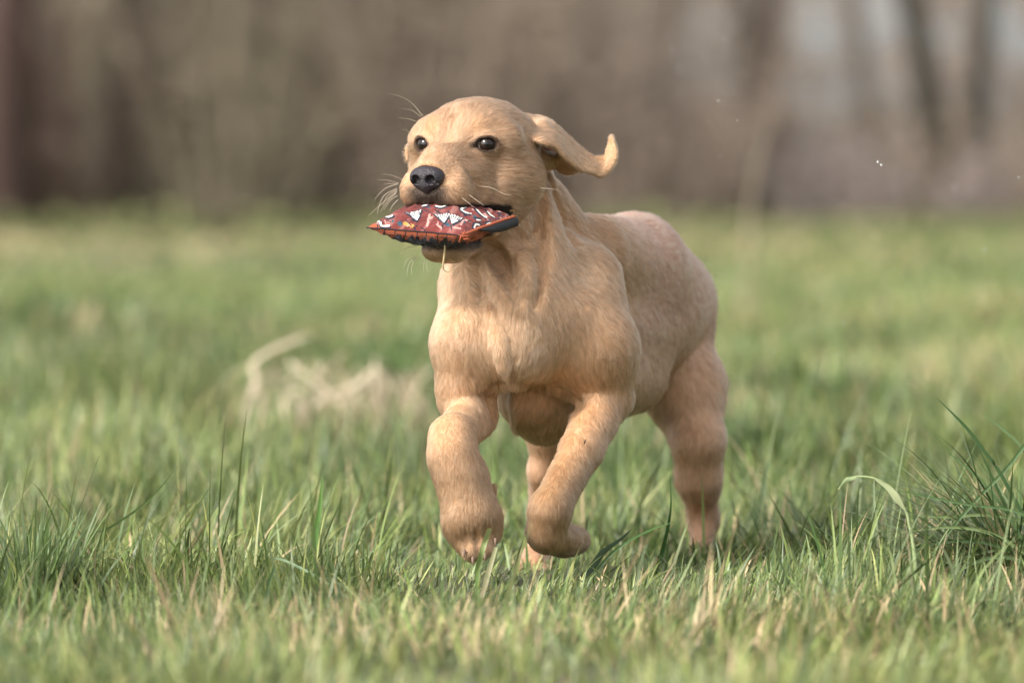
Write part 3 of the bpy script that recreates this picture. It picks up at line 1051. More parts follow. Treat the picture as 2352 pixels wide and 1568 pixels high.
vc = pads(V, coat(V))
DOG = empty('puppy', (float(W(1300, 900, 5.6)[0]), 5.6, 0.0))
tag(DOG, 'yellow short-haired puppy running with a cushion in its mouth and one ear flying', 'puppy')
LOC0 = np.array(DOG.location)
body = mesh_np('body', V - LOC0, Q, m_skin, DOG, cols=vc * 0.85)

# ------------------------------------------------------------------ fur
m_fur = bpy.data.materials.new('short fur'); m_fur.use_nodes = True
nt = m_fur.node_tree
for n_ in list(nt.nodes):
    if n_.type != 'OUTPUT_MATERIAL': nt.nodes.remove(n_)
hb = nt.nodes.new('ShaderNodeBsdfHairPrincipled')
hb.model = 'CHIANG'
hb.parametrization = 'COLOR'
hb.inputs['Roughness'].default_value = 0.42
hb.inputs['Radial Roughness'].default_value = 0.65
hb.inputs['Random Roughness'].default_value = 0.2
hb.inputs['IOR'].default_value = 1.34
an = attr_node(nt, 'tint')
nt.links.new(an.outputs['Color'], hb.inputs['Color'])
df = nt.nodes.new('ShaderNodeBsdfDiffuse')                 # the packed coat as a whole scatters like the skin below it
nn = nt.nodes.new('ShaderNodeAttribute'); nn.attribute_name = 'coat_normal'
nt.links.new(an.outputs['Color'], df.inputs['Color']); nt.links.new(nn.outputs['Vector'], df.inputs['Normal'])
mxs = nt.nodes.new('ShaderNodeMixShader'); mxs.inputs[0].default_value = .5
nt.links.new(hb.outputs[0], mxs.inputs[1]); nt.links.new(df.outputs[0], mxs.inputs[2])
nt.links.new(mxs.outputs[0], nt.nodes['Material Output'].inputs['Surface'])

# directions the coat lies in: frame position, distance, direction (right, down, away)
FLOW = [
    (985, 375, 5.40, .1, -1, .5), (1030, 340, 5.40, .3, -1, .6), (1050, 290, 5.40, .3, -1, .7), (1090, 240, 5.45, .4, -.5, 1),
    (1160, 260, 5.48, .8, -.2, .6), (1130, 300, 5.42, 1, -.3, .3), (1180, 340, 5.45, 1, .05, .3), (1150, 400, 5.43, 1, .15, .3),
    (1200, 430, 5.47, .9, .35, .4), (1060, 400, 5.41, 1, .1, .2), (1060, 445, 5.41, .9, .5, 0), (1000, 455, 5.39, .1, 1, 0),
    (930, 440, 5.41, -.6, .7, .5), (950, 380, 5.42, -.5, -.1, 1), (960, 290, 5.42, -.4, -.6, .8), (1020, 590, 5.42, .5, .1, .8),
    (1080, 575, 5.46, .9, -.2, .6), (1240, 290, 5.51, 1, .2, .2), (1300, 340, 5.5, 1, .8, .1), (1370, 380, 5.52, 1, -.1, .1), (1408, 340, 5.54, .1, -1, .1),
    (1250, 500, 5.50, .2, 1, .2), (1320, 520, 5.56, .6, 1, .5), (1300, 620, 5.50, .35, 1, .2), (1030, 680, 5.47, 0, 1, 0),
    (1100, 680, 5.44, .2, 1, 0), (1170, 760, 5.42, 0, 1, 0), (1060, 800, 5.42, -.1, 1, 0), (1120, 830, 5.42, .5, .8, 0),
    (1240, 820, 5.43, -.4, .9, 0), (1300, 760, 5.43, .1, 1, .1), (1300, 880, 5.46, .1, 1, 0), (1390, 720, 5.42, .45, 1, .3), (1400, 850, 5.42, .4, 1, .3),
    (1200, 960, 5.5, -.1, 1, .2), (1060, 920, 5.45, 0, 1, 0), (1440, 640, 5.66, .5, .6, .8), (1500, 760, 5.72, .5, .7, .7),
    (1560, 620, 5.82, .5, .6, .8), (1430, 520, 5.7, .3, .2, 1), (1420, 880, 5.65, .4, .8, .7), (1600, 760, 5.85, .2, 1, .5),
    (1620, 900, 5.85, .1, 1, .3), (1600, 1050, 5.8, 0, 1, .2), (1610, 1200, 5.86, 0, 1, 0), (1250, 1100, 5.68, 0, 1, 0),
    (1045, 1020, 5.36, 0, 1, 0), (1070, 1120, 5.36, .1, 1, 0), (1090, 1230, 5.34, 0, 1, 0), (1400, 960, 5.46, .1, 1, .1),
    (1320, 1060, 5.42, .1, 1, .1), (1260, 1180, 5.38, .1, 1, .1), (1320, 1235, 5.46, 1, .2, .3),
    (1300, 600, 5.9, .3, .7, 1), (1150, 600, 5.62, 0, 1, .3),
]
FP = np.array([W(*q[:3]) for q in FLOW])
FD = nrm(np.array([[q[3], q[5], -q[4]] for q in FLOW], float))


def flow(p):
    out = np.zeros_like(p)
    for c in range(0, len(p), 20000):
        q = p[c:c + 20000]
        d2 = ((q[:, None] - FP[None]) ** 2).sum(-1) + 0.012 ** 2
        w = d2 ** -2.0
        out[c:c + 20000] = (w[..., None] * FD[None]).sum(1) / w.sum(1, keepdims=True)
    return nrm(out)


def fur_len(p):
    h = headloc(p)
    L = np.full(len(p), 0.0100)
    def setl(w, v):
        L[:] = L * (1 - w) + v * w
    setl(near(p, W(1170, 830, 5.44), .02, .07), .014)
    setl(near(p, W(1240, 640, 5.5), .02, .07), .012)
    inh = 1 - sstep(210, 290, np.linalg.norm(h - np.array([0, 40, -10]), axis=1))
    setl(inh, .0065)
    setl(sstep(110, 190, h[:, 1]), .0036)
    setl(1 - sstep(.11, .16, p[:, 2]), .0072)
    ear = (p[:, 0] > W(1262, 340, 5.5)[0]) & (p[:, 2] > W(1300, 408, 5.5)[2]) & (p[:, 1] < 5.60)
    L[ear] = .0045
    setl(near(p, W(1232, 285, 5.51), .008, .02), .011)
    for c3, g, ax, s in EYES:
        setl(near(p, c3 + g * 24 * S_, 30 * S_, 55 * S_), .0024)
    return L


def no_fur(p):
    h = headloc(p); l, f_, u = h.T
    bad = (f_ > 228) & (np.hypot(l / 38, (u + 62) / 29) < 1)       # nose
    bad |= (f_ > 60) & (u < -128) & (u > -208) & (np.abs(l) < 125)     # inside the mouth
    for c3, g, ax, s in EYES:
        q = p - c3
        a = (q @ ax) / S_; b = (q @ HU) / S_; d = (q @ g) / S_
        bad |= (np.hypot(a / 25, b / 14.5) < 1) & (d > -4)
    bad |= near(p, W(1346, 1212, 5.49), .004, .005) > .5
    return bad


NF = 520000
tri = np.concatenate([Q[:, [0, 1, 2]], Q[:, [0, 2, 3]]])
e = np.cross(V[tri[:, 1]] - V[tri[:, 0]], V[tri[:, 2]] - V[tri[:, 0]])
area = np.linalg.norm(e, axis=1)
cen = V[tri].mean(1)
tn = nrm(e)
view = nrm(np.array([0, 0, CAMZ]) - cen)
face = (tn * view).sum(1)
hh = headloc(cen)
wgt = area * np.where(face > -0.35, 1.0, 0.30) * np.where(hh[:, 1] > 60, 2.0, 1.0) * np.where(np.linalg.norm(hh, axis=1) < 220, 1.5, 1.0)
pick = rng.choice(len(tri), NF, p=wgt / wgt.sum())
bu, bv = rng.random(NF), rng.random(NF)
sw = bu + bv > 1
bu[sw], bv[sw] = 1 - bu[sw], 1 - bv[sw]
T = tri[pick]
p0 = V[T[:, 0]] * (1 - bu - bv)[:, None] + V[T[:, 1]] * bu[:, None] + V[T[:, 2]] * bv[:, None]
n0 = nrm(VN[T[:, 0]] * (1 - bu - bv)[:, None] + VN[T[:, 1]] * bu[:, None] + VN[T[:, 2]] * bv[:, None])
ok = ~no_fur(p0)
p0, n0 = p0[ok], n0[ok]
NF = len(p0)
L = fur_len(p0) * rng.uniform(.7, 1.2, NF)
fl = flow(p0)
# large and small waves of the coat
wob = np.stack([vnoise(p0, .022, 51 + k) - .5 for k in range(3)], -1) * 0.7 + np.stack([vnoise(p0, .006, 61 + k) - .5 for k in range(3)], -1) * .7
inh = (L < .008)[:, None]
wob = wob * np.where(inh, .55, 1.0)
d0 = fl + wob + rng.normal(0, .10, (NF, 3))
tg = d0 - n0 * (d0 * n0).sum(1, keepdims=True)
tg = nrm(tg)
streak = 0
for s_ in np.linspace(-.0045, .0045, 9):
    streak = streak + vnoise(p0 + tg * s_, .0016, 73)
streak = np.clip((streak / 9 - .5) * 3.2 + .5, 0, 1)
lift = (0.24 + 0.22 * (vnoise(p0, .009, 71) - .5) + .20 * (streak - .5) + rng.normal(0, .04, NF)).clip(.05, .7)[:, None]
dA = nrm(tg + n0 * lift * 1.25)
dB = nrm(tg + n0 * lift * 0.35)
pts = np.empty((NF, 4, 3), np.float32)
pts[:, 0] = p0 - n0 * .0004
pts[:, 1] = p0 + dA * (L * .33)[:, None]
pts[:, 2] = pts[:, 1] + nrm(dA + dB) * (L * .33)[:, None]
pts[:, 3] = pts[:, 2] + nrm(dB + np.array([0, 0, -.12])) * (L * .34)[:, None]
# locks: tips drawn together
cell = 0.0042
key = np.floor((p0 + rng.normal(0, .0006, p0.shape)) / cell).astype(np.int64)
kid = (key[:, 0] * 73856093) ^ (key[:, 1] * 19349663) ^ (key[:, 2] * 83492791)
_, inv = np.unique(kid, return_inverse=True)
cnt = np.bincount(inv)
mid = np.stack([np.bincount(inv, pts[:, 3, k]) / cnt for k in range(3)], -1)[inv]
cl = np.where(L > .009, .38, .16)[:, None] * rng.uniform(.4, 1, (NF, 1))
pts[:, 3] += (mid - pts[:, 3]) * cl
pts[:, 2] += (mid - pts[:, 2]) * cl * .35
tint = pads(p0, coat(p0))
lock = _hash(key[:, 0], key[:, 1], key[:, 2], 5)
tint = tint * (0.86 + 0.26 * lock)[:, None] * rng.uniform(.88, 1.12, NF)[:, None]
big = vnoise(p0, .03, 81)
tint = tint * (0.93 + .14 * big)[:, None]
tint = tint * (.78 + .40 * streak)[:, None] ** np.array([.8, 1.1, 1.35])
tint = np.clip(tint * np.array([1.0, .995, .96]), .004, .96)

cu = bpy.data.hair_curves.new('coat_of_fur')
cu.add_curves([4] * NF)
cu.attributes['position'].data.foreach_set('vector', (pts - LOC0.astype(np.float32)).ravel())
ra = cu.attributes.get('radius') or cu.attributes.new('radius', 'FLOAT', 'POINT')
base_r = np.where(L > .006, .00017, .00013)
rad = np.stack([base_r, base_r * .95, base_r * .7, base_r * .15], -1)
ra.data.foreach_set('value', rad.ravel().astype(np.float32))
ta = cu.attributes.new('tint', 'FLOAT_COLOR', 'CURVE')
t4 = np.ones((NF, 4), np.float32); t4[:, :3] = tint
ta.data.foreach_set('color', t4.ravel())
na = cu.attributes.new('coat_normal', 'FLOAT_VECTOR', 'CURVE')
na.data.foreach_set('vector', nrm(n0 + dB * .35).astype(np.float32).ravel())
cu.materials.append(m_fur)
fur = bpy.data.objects.new('fur', cu)
SC.collection.objects.link(fur)
fur.parent = DOG

# ------------------------------------------------------------------ nose
fn = Field(H(0, 258, -60) - .024, H(0, 258, -60) + .024, 0.0005)


def ne(l, f, u, rl, rf, ru, k=3, cut=False, M=None):
    fn.ell(H(l, f, u), np.array([rl, rf, ru]) * S_, k * S_, M=HM if M is None else M, cut=cut)


ne(0, 252, -53, 41, 27, 24, 6)
ne(-19, 256, -60, 21, 22, 21, 8)
ne(19, 256, -60, 21, 22, 21, 8)
ne(0, 258, -72, 19, 18, 18, 9)
fn.cone(H(0, 262, -76), H(0, 256, -88), 9 * S_, 6 * S_, 8 * S_)
for s in (-1, 1):
    ne(s * 18, 276, -62, 11, 16, 9.5, 5, cut=True, M=rotM(0, 0, 24 * s))
    ne(s * 29, 270, -70, 9, 12, 3.6, 5, cut=True, M=rotM(0, 0, -28 * s))
fn.cone(H(0, 284, -62), H(0, 274, -96), 1.3 * S_, 1.5 * S_, 4 * S_, cut=True)
Vn, Qn = fn.mesh(); Vn, Qn = keep_main(Vn, Qn); Vn = relax(Vn, Qn, 2, .4)
m_nose, nt, b = mat_new('nose leather')
b.inputs['Base Color'].default_value = (.028, .023, .027, 1)
b.inputs['Roughness'].default_value = .42
b.inputs['Specular IOR Level'].default_value = .45
vo = nt.nodes.new('ShaderNodeTexVoronoi'); vo.inputs['Scale'].default_value = 750
tcn = nt.nodes.new('ShaderNodeTexCoord'); nt.links.new(tcn.outputs['Object'], vo.inputs['Vector'])
bp = nt.nodes.new('ShaderNodeBump'); bp.inputs['Strength'].default_value = .7; bp.inputs['Distance'].default_value = .0009; bp.invert = True
nt.links.new(vo.outputs['Distance'], bp.inputs['Height']); nt.links.new(bp.outputs[0], b.inputs['Normal'])
nose = mesh_np('nose', Vn - LOC0, Qn, m_nose, DOG)

# ------------------------------------------------------------------ eyes
m_eye, nt, b = mat_new('dark brown eye')
a_ = attr_node(nt); nt.links.new(a_.outputs['Color'], b.inputs['Base Color'])
b.inputs['Roughness'].default_value = .5
b.inputs['Coat Weight'].default_value = 0.75
b.inputs['Coat Roughness'].default_value = .02
b.inputs['Coat IOR'].default_value = 1.5
b.inputs['Specular IOR Level'].default_value = .1
gaze = nrm(HF * 1.0 + np.array([-.12, 0, 0.02]))
for c3, g, ax, s in EYES:
    nu_, nv_ = 72, 48
    th = np.linspace(0, np.pi, nv_)[:, None]; ph = np.linspace(0, 2 * np.pi, nu_, endpoint=False)[None]
    gz_ = nrm(g * .75 + np.array([.06, -.35, .0]))
    e1 = nrm(np.cross(HU, gz_)); e2 = np.cross(gz_, e1)
    rr_ = ER * (1 + .05 * np.exp(-(th / .42) ** 2))
    vv = (gz_ * np.cos(th)[..., None] + e1 * (np.sin(th) * np.cos(ph))[..., None] + e2 * (np.sin(th) * np.sin(ph))[..., None]) * rr_[..., None]
    vv = (vv + c3 - g * 4 * S_ - LOC0).reshape(-1, 3)
    i = np.arange(nv_ - 1)[:, None] * nu_; j = np.arange(nu_)[None]
    ff = np.stack([i + j, i + nu_ + j, i + nu_ + (j + 1) % nu_, i + (j + 1) % nu_], -1).reshape(-1, 4)
    tt = np.broadcast_to(th, (nv_, nu_)).ravel()
    pp = np.broadcast_to(ph, (nv_, nu_)).ravel()
    iris = np.array([.016, .008, .005]) * (0.8 + .4 * np.sin(pp * 23) ** 2)[:, None]
    cc = np.where((tt < .26)[:, None], np.array([.003, .003, .003]), np.where((tt < .80)[:, None], iris, np.where((tt < .9)[:, None], np.array([.006, .005, .004]), np.array([.22, .18, .16]))))
    mesh_np('eye', vv, ff, m_eye, DOG, cols=cc)

# ------------------------------------------------------------------ whiskers
M_WH = mat_plain('whisker', (.62, .52, .38), .45, .4)


def zz(x, y):
    return 812.9 + x * .28176, 194.4 + y * .28176


WH = [
    (((560, 255), (470, 150), (370, 95), (265, 72)), 5.43), (((545, 262), (480, 215), (405, 195)), 5.43), (((520, 305), (440, 280), (360, 272)), 5.44),
    (((400, 775), (310, 740), (225, 728)), 5.42), (((365, 805), (270, 780), (190, 778)), 5.42), (((360, 812), (300, 808), (240, 812)), 5.42),
    (((350, 812), (250, 850), (170, 935)), 5.41), (((350, 848), (250, 900), (205, 990), (192, 1055)), 5.41), (((350, 870), (240, 960), (110, 1075)), 5.41),
    (((355, 905), (290, 950), (240, 1030)), 5.41), (((360, 940), (315, 985), (290, 1035)), 5.41), (((350, 860), (270, 910), (235, 985)), 5.42), (((345, 885), (270, 955), (215, 1040)), 5.42),
    (((520, 1310), (410, 1340), (375, 1390)), 5.43), (((510, 1385), (430, 1430), (400, 1500)), 5.43), (((515, 1400), (450, 1460), (430, 1560)), 5.43), (((515, 1400), (475, 1470), (468, 1545)), 5.43),
    (((575, 1440), (565, 1480), (570, 1530)), 5.43), (((595, 1445), (590, 1480), (605, 1525)), 5.43),
    (((1010, 828), (1120, 840), (1220, 890), (1285, 900)), None), (((1500, 840), (1580, 848), (1665, 857)), None),
    (((930, 890), (1010, 950), (1060, 985)), None), (((870, 915), (930, 960), (975, 1000)), None), (((1310, 1115), (1420, 1210), (1520, 1315)), None),
    (((455, 400), (430, 372), (398, 368)), 5.43),
]
for pts_, Yw in WH:
    q = [zz(*a) for a in pts_]
    if Yw is None:
        hs = [fd.hit(*a) for a in q]
        y_ = [(h_[1] if h_ is not None else 5.42) for h_ in hs]
        y0_ = y_[0]
        w3 = np.array([W(a[0], a[1], min(yy, y0_) - .004 - .003 * k) for k, (a, yy) in enumerate(zip(q, y_))])
        w3[0] = W(q[0][0], q[0][1], y0_ + .001)
    else:
        h_ = fd.hit(*q[0])
        y0_ = h_[1] if h_ is not None else Yw
        w3 = np.array([W(a[0], a[1], y0_ - .004 * k) for k, a in enumerate(q)])
    v_, f_ = sweep(w3 - LOC0, np.linspace(.00028 if Yw else .00019, .00008, len(w3)), 5, smooth_n=18)
    mesh_np('whisker', v_, f_, M_WH, DOG)

# small claws
M_CLAW = mat_plain('claw', (.20, .13, .09), .5, .3)
for (x, y, Y_) in ((1066, 1262, 5.352), (1086, 1279, 5.343), (1114, 1270, 5.345), (1138, 1236, 5.357)):
    a = W(x, y, Y_); v_, f_ = sweep(np.array([a, a + [0, -.002, -.004], a + [0, -.0015, -.008]]) - LOC0, [.0016, .0012, .0003], 8, smooth_n=8)
    mesh_np('claw', v_, f_, M_CLAW, DOG)
# ------------------------------------------------------------------ cushion toy held in the mouth
TA = W(842, 523, 5.405); TB = W(1066, 541, 5.345); TC = W(1182, 499, 5.430)
TD = TA + TC - TB
nU, nV = 400, 300
U, V_ = np.meshgrid(np.linspace(0, 1, nU), np.linspace(0, 1, nV), indexing='ij')


def toy_surface(side, U, V_):
    # edges of a stuffed cushion are drawn in between its corners
    a = 2 * U - 1; b = 2 * V_ - 1
    pin = 0.030
    a2 = a * (1 - pin * (1 - b ** 2)); b2 = b * (1 - pin * (1 - a ** 2))
    u = (a2 + 1) / 2; v = (b2 + 1) / 2
    p = (TA * ((1 - u) * (1 - v))[..., None] + TB * (u * (1 - v))[..., None] + TC * (u * v)[..., None] + TD * ((1 - u) * v)[..., None])
    n = np.cross(TB - TA, TD - TA); n = n / np.linalg.norm(n)
    if n[2] < 0: n = -n
    prof = np.clip((1 - a ** 2), 0, 1) ** .62 * np.clip(1 - b ** 2, 0, 1) ** .55
    hgt = (.0185 if side > 0 else -.0215) * prof
    q = np.stack([u * 9, v * 9], -1)
    wr = (vnoise(q.reshape(-1, 2), .55, 91).reshape(u.shape) - .5) * .0036 + (vnoise(q.reshape(-1, 2) * [1, 2.6], .35, 92).reshape(u.shape) - .5) * .0020
    edge = np.minimum(np.minimum(u, 1 - u), np.minimum(v, 1 - v))
    pk = .0007 * np.sin(u * 95) * np.exp(-edge / .05) * sstep(0, .012, edge)
    return p + n * (hgt + (wr + pk) * sstep(0, .06, edge) * side)[..., None], n


front = nrm(np.cross(nrm(TB - TA), np.array([0, 0, 1.0])))      # level direction square to the front seam
TX = nrm(np.array([(TC - TA)[0], (TC - TA)[1], 0]))            # print is laid out along the cushion


def toy_uv(p):
    """print coordinates: along the cushion and upwards, in the units of the pattern drawing"""
    q = p - TA
    x = (q @ TX) / np.linalg.norm((TC - TA) * [1, 1, 0]) * (1182 - 842)
    z = q[..., 2] / R(1, 5.39)
    return x + 842, 523 - z


def in_poly(px, py, poly):
    poly = np.asarray(poly, float)
    c = np.zeros(px.shape, bool)
    j = len(poly) - 1
    for i in range(len(poly)):
        xi, yi = poly[i]; xj, yj = poly[j]
        cond = ((yi > py) != (yj > py)) & (px < (xj - xi) * (py - yi) / (yj - yi + 1e-12) + xi)
        c ^= cond
        j = i
    return c


def near_seg(px, py, pts, r):
    c = np.zeros(px.shape, bool)
    for (x1, y1), (x2, y2) in zip(pts[:-1], pts[1:]):
        dx, dy = x2 - x1, y2 - y1
        t = np.clip(((px - x1) * dx + (py - y1) * dy) / (dx * dx + dy * dy + 1e-9), 0, 1)
        c |= np.hypot(px - x1 - t * dx, py - y1 - t * dy) < r
    return c


def tz(x, y):
    """from the enlarged look at the cushion to pattern units"""
    return (940 + x / 5.113) * .8836, (420 + y / 5.113) * .8836


RED_ = np.array([.155, .030, .025]); ORG = np.array([.36, .085, .035]); NAVY = np.array([.014, .014, .026]); WHT = np.array([.74, .72, .64]); TEAL = np.array([.03, .07, .10]); PNK = np.array([.50, .26, .22])
FANS = [  # bottom point, list of upper tips
    ((665, 780), [(565, 665), (600, 690), (640, 672), (672, 665), (712, 655), (755, 635)], (-15, 28)),
    ((985, 805), [(895, 690), (935, 700), (975, 698), (1010, 690), (1045, 680), (1085, 690)], (-15, 28)),
    ((1075, 820), [(1075, 700), (1115, 695), (1150, 705), (1190, 725), (1225, 735), (1250, 740)], (10, 28)),
]
CRES = [  # centre line, radius, sideways shift of the dark edge
    ([(300, 715), (350, 735), (400, 715)], 13, (10, 16)), ([(385, 665), (440, 635), (545, 580)], 11, (5, 15)),
    ([(955, 590), (1010, 600), (1100, 570)], 13, (-6, 14)), ([(1350, 600), (1270, 630), (1300, 670), (1385, 690)], 15, (-22, 8)),
    ([(1480, 630), (1520, 690), (1590, 740)], 14, (-18, 2)), ([(1650, 665), (1670, 700), (1715, 738)], 12, (-17, -2)),
    ([(1655, 570), (1720, 600)], 8, (6, 12)), ([(1460, 560), (1545, 585)], 6, (5, 10)),
    ([(235, 770), (245, 850), (330, 850)], 16, (0, 20)), ([(1370, 870), (1400, 830), (1450, 835)], 16, (-16, -10)),
    ([(1430, 770), (1480, 775)], 12, (-26, -20)), ([(1420, 875), (1480, 880), (1525, 905)], 8, (0, 14)), ([(1580, 825), (1625, 815)], 14, (-12, -12)),
    ([(800, 590), (850, 575)], 8, (8, 10)), ([(1790, 690), (1830, 685)], 1, (0, 0)),
]


def paint(px, py, up):
    sh = px.shape
    n_ = vnoise(np.stack([px.ravel() / 40, py.ravel() / 14], -1), 1.0, 95).reshape(sh)
    n2 = vnoise(np.stack([px.ravel() / 9 + py.ravel() / 11, py.ravel() / 40], -1), 1.0, 96).reshape(sh)
    if not up:
        c = ORG * (0.75 + .5 * n_[..., None])
        base = 524 + (px - 842) * .085
        d = py - base
        # rows of dark feather tips hanging below the seam
        for k in range(0, 40):
            cx = 850 + k * 8.6 + 3 * math.sin(k * 2.3)
            hh_ = 8 + 3 * math.sin(k * 1.7)
            m = (np.abs(px - cx - (d * .15)) < np.maximum(0, (d - hh_) * .55)) & (d < 40)
            c = np.where(m[..., None], NAVY, c)
        for x_ in (879, 900, 921, 944, 962, 985, 1002, 1023, 1040):
            m = (np.abs(px - x_ - .5 * np.sin(d)) < 1.1) & (d < 12)
            c = np.where(m[..., None], NAVY, c)
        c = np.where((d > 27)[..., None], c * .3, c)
        return c
    c = RED_ * (.8 + .4 * n_[..., None])
    c = c * (1 - .35 * sstep(.55, .9, n2)[..., None]) + PNK * (.35 * sstep(.55, .9, n2)[..., None])
    c = np.where((px < 873)[..., None], ORG * .9, c)
    c = np.where(near_seg(px, py, [(873, 500), (866, 512), (864, 525)], 1.3)[..., None], NAVY, c)
    # faint feathers
    for (a, b_) in (((800, 760), (855, 735)), ((770, 850), (830, 700)), ((890, 830), (940, 880)), ((1180, 830), (1240, 780)), ((1090, 870), (1160, 880)), ((1270, 770), (1330, 790))):
        c = np.where(near_seg(px, py, [tz(*a), tz(*b_)], 2.2)[..., None], PNK * 1.1, c)
    for (a, r_) in (((460, 820), 5.5), ((1410, 745), 4.5), ((1020, 830), 5), ((1240, 800), 3)):
        x_, y_ = tz(*a)
        c = np.where((np.hypot(px - x_, py - y_) < r_)[..., None], TEAL, c)
    c = np.where(near_seg(px, py, [tz(520, 820), tz(600, 850)], 4)[..., None], np.array([.55, .25, .06]), c)
    for line in ([(540, 770), (590, 850)], [(960, 830), (950, 890)], [(1060, 830), (1050, 895)], [(700, 870), (740, 900)]):
        c = np.where(near_seg(px, py, [tz(*q) for q in line], 1.3)[..., None], NAVY, c)
    rp = np.random.default_rng(12)
    for k in range(60):                                   # small dark barbs and pale flecks between the feathers
        x_, y_ = rp.uniform(865, 1170), rp.uniform(468, 522)
        a_k = rp.uniform(-.9, .9) + (1.2 if k % 3 else 0)
        l_ = rp.uniform(3, 8)
        seg = [(x_, y_), (x_ + math.cos(a_k) * l_, y_ + math.sin(a_k) * l_ * .8)]
        c = np.where(near_seg(px, py, seg, rp.uniform(1.0, 1.9))[..., None], (NAVY, NAVY, PNK * 1.2, TEAL)[k % 4], c)
    for bot, tips, off in FANS:
        pol = [tz(*bot)]
        P_ = [tz(*t_) for t_ in tips]
        b0 = tz(*bot)
        dark = [(b0[0], b0[1] + 6)] + [(P_[0][0] - 3.5, P_[0][1] + 2)] + P_ + [(P_[-1][0] + 3.5, P_[-1][1] + 2)]
        c = np.where((in_poly(px, py, dark) & ~in_poly(px, py, [P_[0], ((P_[0][0] + P_[-1][0]) / 2, (P_[0][1] + P_[-1][1]) / 2 + 4), P_[-1], (P_[-1][0], P_[-1][1] - 9), (P_[0][0], P_[0][1] - 9)]))[..., None], NAVY, c)
        wpol = [b0] + P_
        m = in_poly(px, py, wpol)
        c = np.where(m[..., None], WHT, c)
        for t1, t2 in zip(P_[:-1], P_[1:]):
            mx_, my_ = (t1[0] + t2[0]) / 2, (t1[1] + t2[1]) / 2
            e_ = (mx_ * .55 + b0[0] * .45, my_ * .55 + b0[1] * .45)
            c = np.where(near_seg(px, py, [(mx_, my_ - 2), e_], 1.05)[..., None], NAVY * 2, c)
    for line, r_, off in CRES:
        q = np.array([tz(*a) for a in line]); q = spline(q, 12) if len(q) > 2 else q
        o = np.array(off) / 5.113 * .8836
        c = np.where(near_seg(px, py, q + o * .8, r_ / 8.5 + 2.1)[..., None], NAVY, c)
    for line, r_, off in CRES:
        if r_ < 3: continue
        q = np.array([tz(*a) for a in line]); q = spline(q, 12) if len(q) > 2 else q
        c = np.where(near_seg(px, py, q, r_ / 8.5)[..., None], WHT * (.9 + .2 * n2[..., None]), c)
    return c


m_toy, nt, b = mat_new('printed cotton')
a_ = attr_node(nt); nt.links.new(a_.outputs['Color'], b.inputs['Base Color'])
b.inputs['Roughness'].default_value = .8; b.inputs['Specular IOR Level'].default_value = .2
b.inputs['Sheen Weight'].default_value = .15
tcn = nt.nodes.new('ShaderNodeTexCoord')
wv = []
for k, dr in enumerate(('X', 'Z')):
    w_ = nt.nodes.new('ShaderNodeTexWave'); w_.bands_direction = dr; w_.inputs['Scale'].default_value = 420
    nt.links.new(tcn.outputs['Object'], w_.inputs['Vector']); wv.append(w_)
ad = nt.nodes.new('ShaderNodeMath'); ad.operation = 'ADD'
nt.links.new(wv[0].outputs[1], ad.inputs[0]); nt.links.new(wv[1].outputs[1], ad.inputs[1])
bp = nt.nodes.new('ShaderNodeBump'); bp.inputs['Strength'].default_value = .5; bp.inputs['Distance'].default_value = .0002
nt.links.new(ad.outputs[0], bp.inputs['Height']); nt.links.new(bp.outputs[0], b.inputs['Normal'])

TOY = empty('cushion_toy', tuple((TA + TC) / 2))
tag(TOY, 'small red cushion printed with white and black feathers held in the puppy\'s mouth', 'toy')
TL = (TA + TC) / 2
i = np.arange(nU - 1)[:, None] * nV + np.arange(nV - 1)[None]
F4 = np.stack([i, i + nV, i + nV + 1, i + 1], -1).reshape(-1, 4)
for side, nm in ((1, 'upper_panel'), (-1, 'lower_panel')):
    P3, tn_ = toy_surface(side, U, V_)
    px, py = toy_uv(P3)
    cc = paint(px, py, side > 0)
    f4 = F4 if side > 0 else F4[:, ::-1]
    mesh_np(nm, P3.reshape(-1, 3) - TL, f4, m_toy, TOY, cols=cc.reshape(-1, 3))
M_BLK = mat_plain('black seam tape', (.012, .012, .013), .55, .4, .0004, 900)
M_ORG = mat_plain('orange cord', (.50, .13, .06), .7, .2, .0004, 900)


def rim(u0, v0, u1, v1, n):
    uu = np.linspace(u0, u1, n); vv = np.linspace(v0, v1, n)
    return toy_surface(1, uu, vv)[0]


v1, f1 = sweep(rim(0, 0, 1, 0, 60) - TL, .0007, 6)
mesh_np('seam', v1, f1, M_BLK, TOY)
e = rim(1, 0, 1, 1, 60)
v1, f1 = sweep(e - TL + [0, 0, .0008], .0014 + .0003 * np.sin(np.arange(60) * 1.9), 7)
mesh_np('edge_cord', v1, f1, M_ORG, TOY)
# black strap that closes the short side
k = np.linspace(.30, 1.0, 40)
e = toy_surface(1, np.ones(40), k)[0]
t = (k - .3) / .7
top = e + np.array([0.0015, -.0015, .0002]); 
hgt = (.0012 + .0085 * np.sin(np.clip(t * 1.15, 0, 1) * np.pi * .62)) 
prof = np.array([[0, 0], [.0030, -.15], [.0040, -.5], [.0030, -.9], [0, -1.0], [-.0030, -.8], [-.0030, -.2]])
vv = []
for j in range(40):
    for a, b2 in prof:
        vv.append(top[j] + np.array([a * .6, -abs(a) * .5 + (.001 if a < 0 else 0), b2 * hgt[j]]))
vv = np.array(vv) - TL
m_ = len(prof)
i = np.arange(39)[:, None] * m_; j = np.arange(m_)[None]
ff = np.stack([i + j, i + (j + 1) % m_, i + m_ + (j + 1) % m_, i + m_ + j], -1).reshape(-1, 4)
mesh_np('black_strap', vv, ff, M_BLK, TOY)
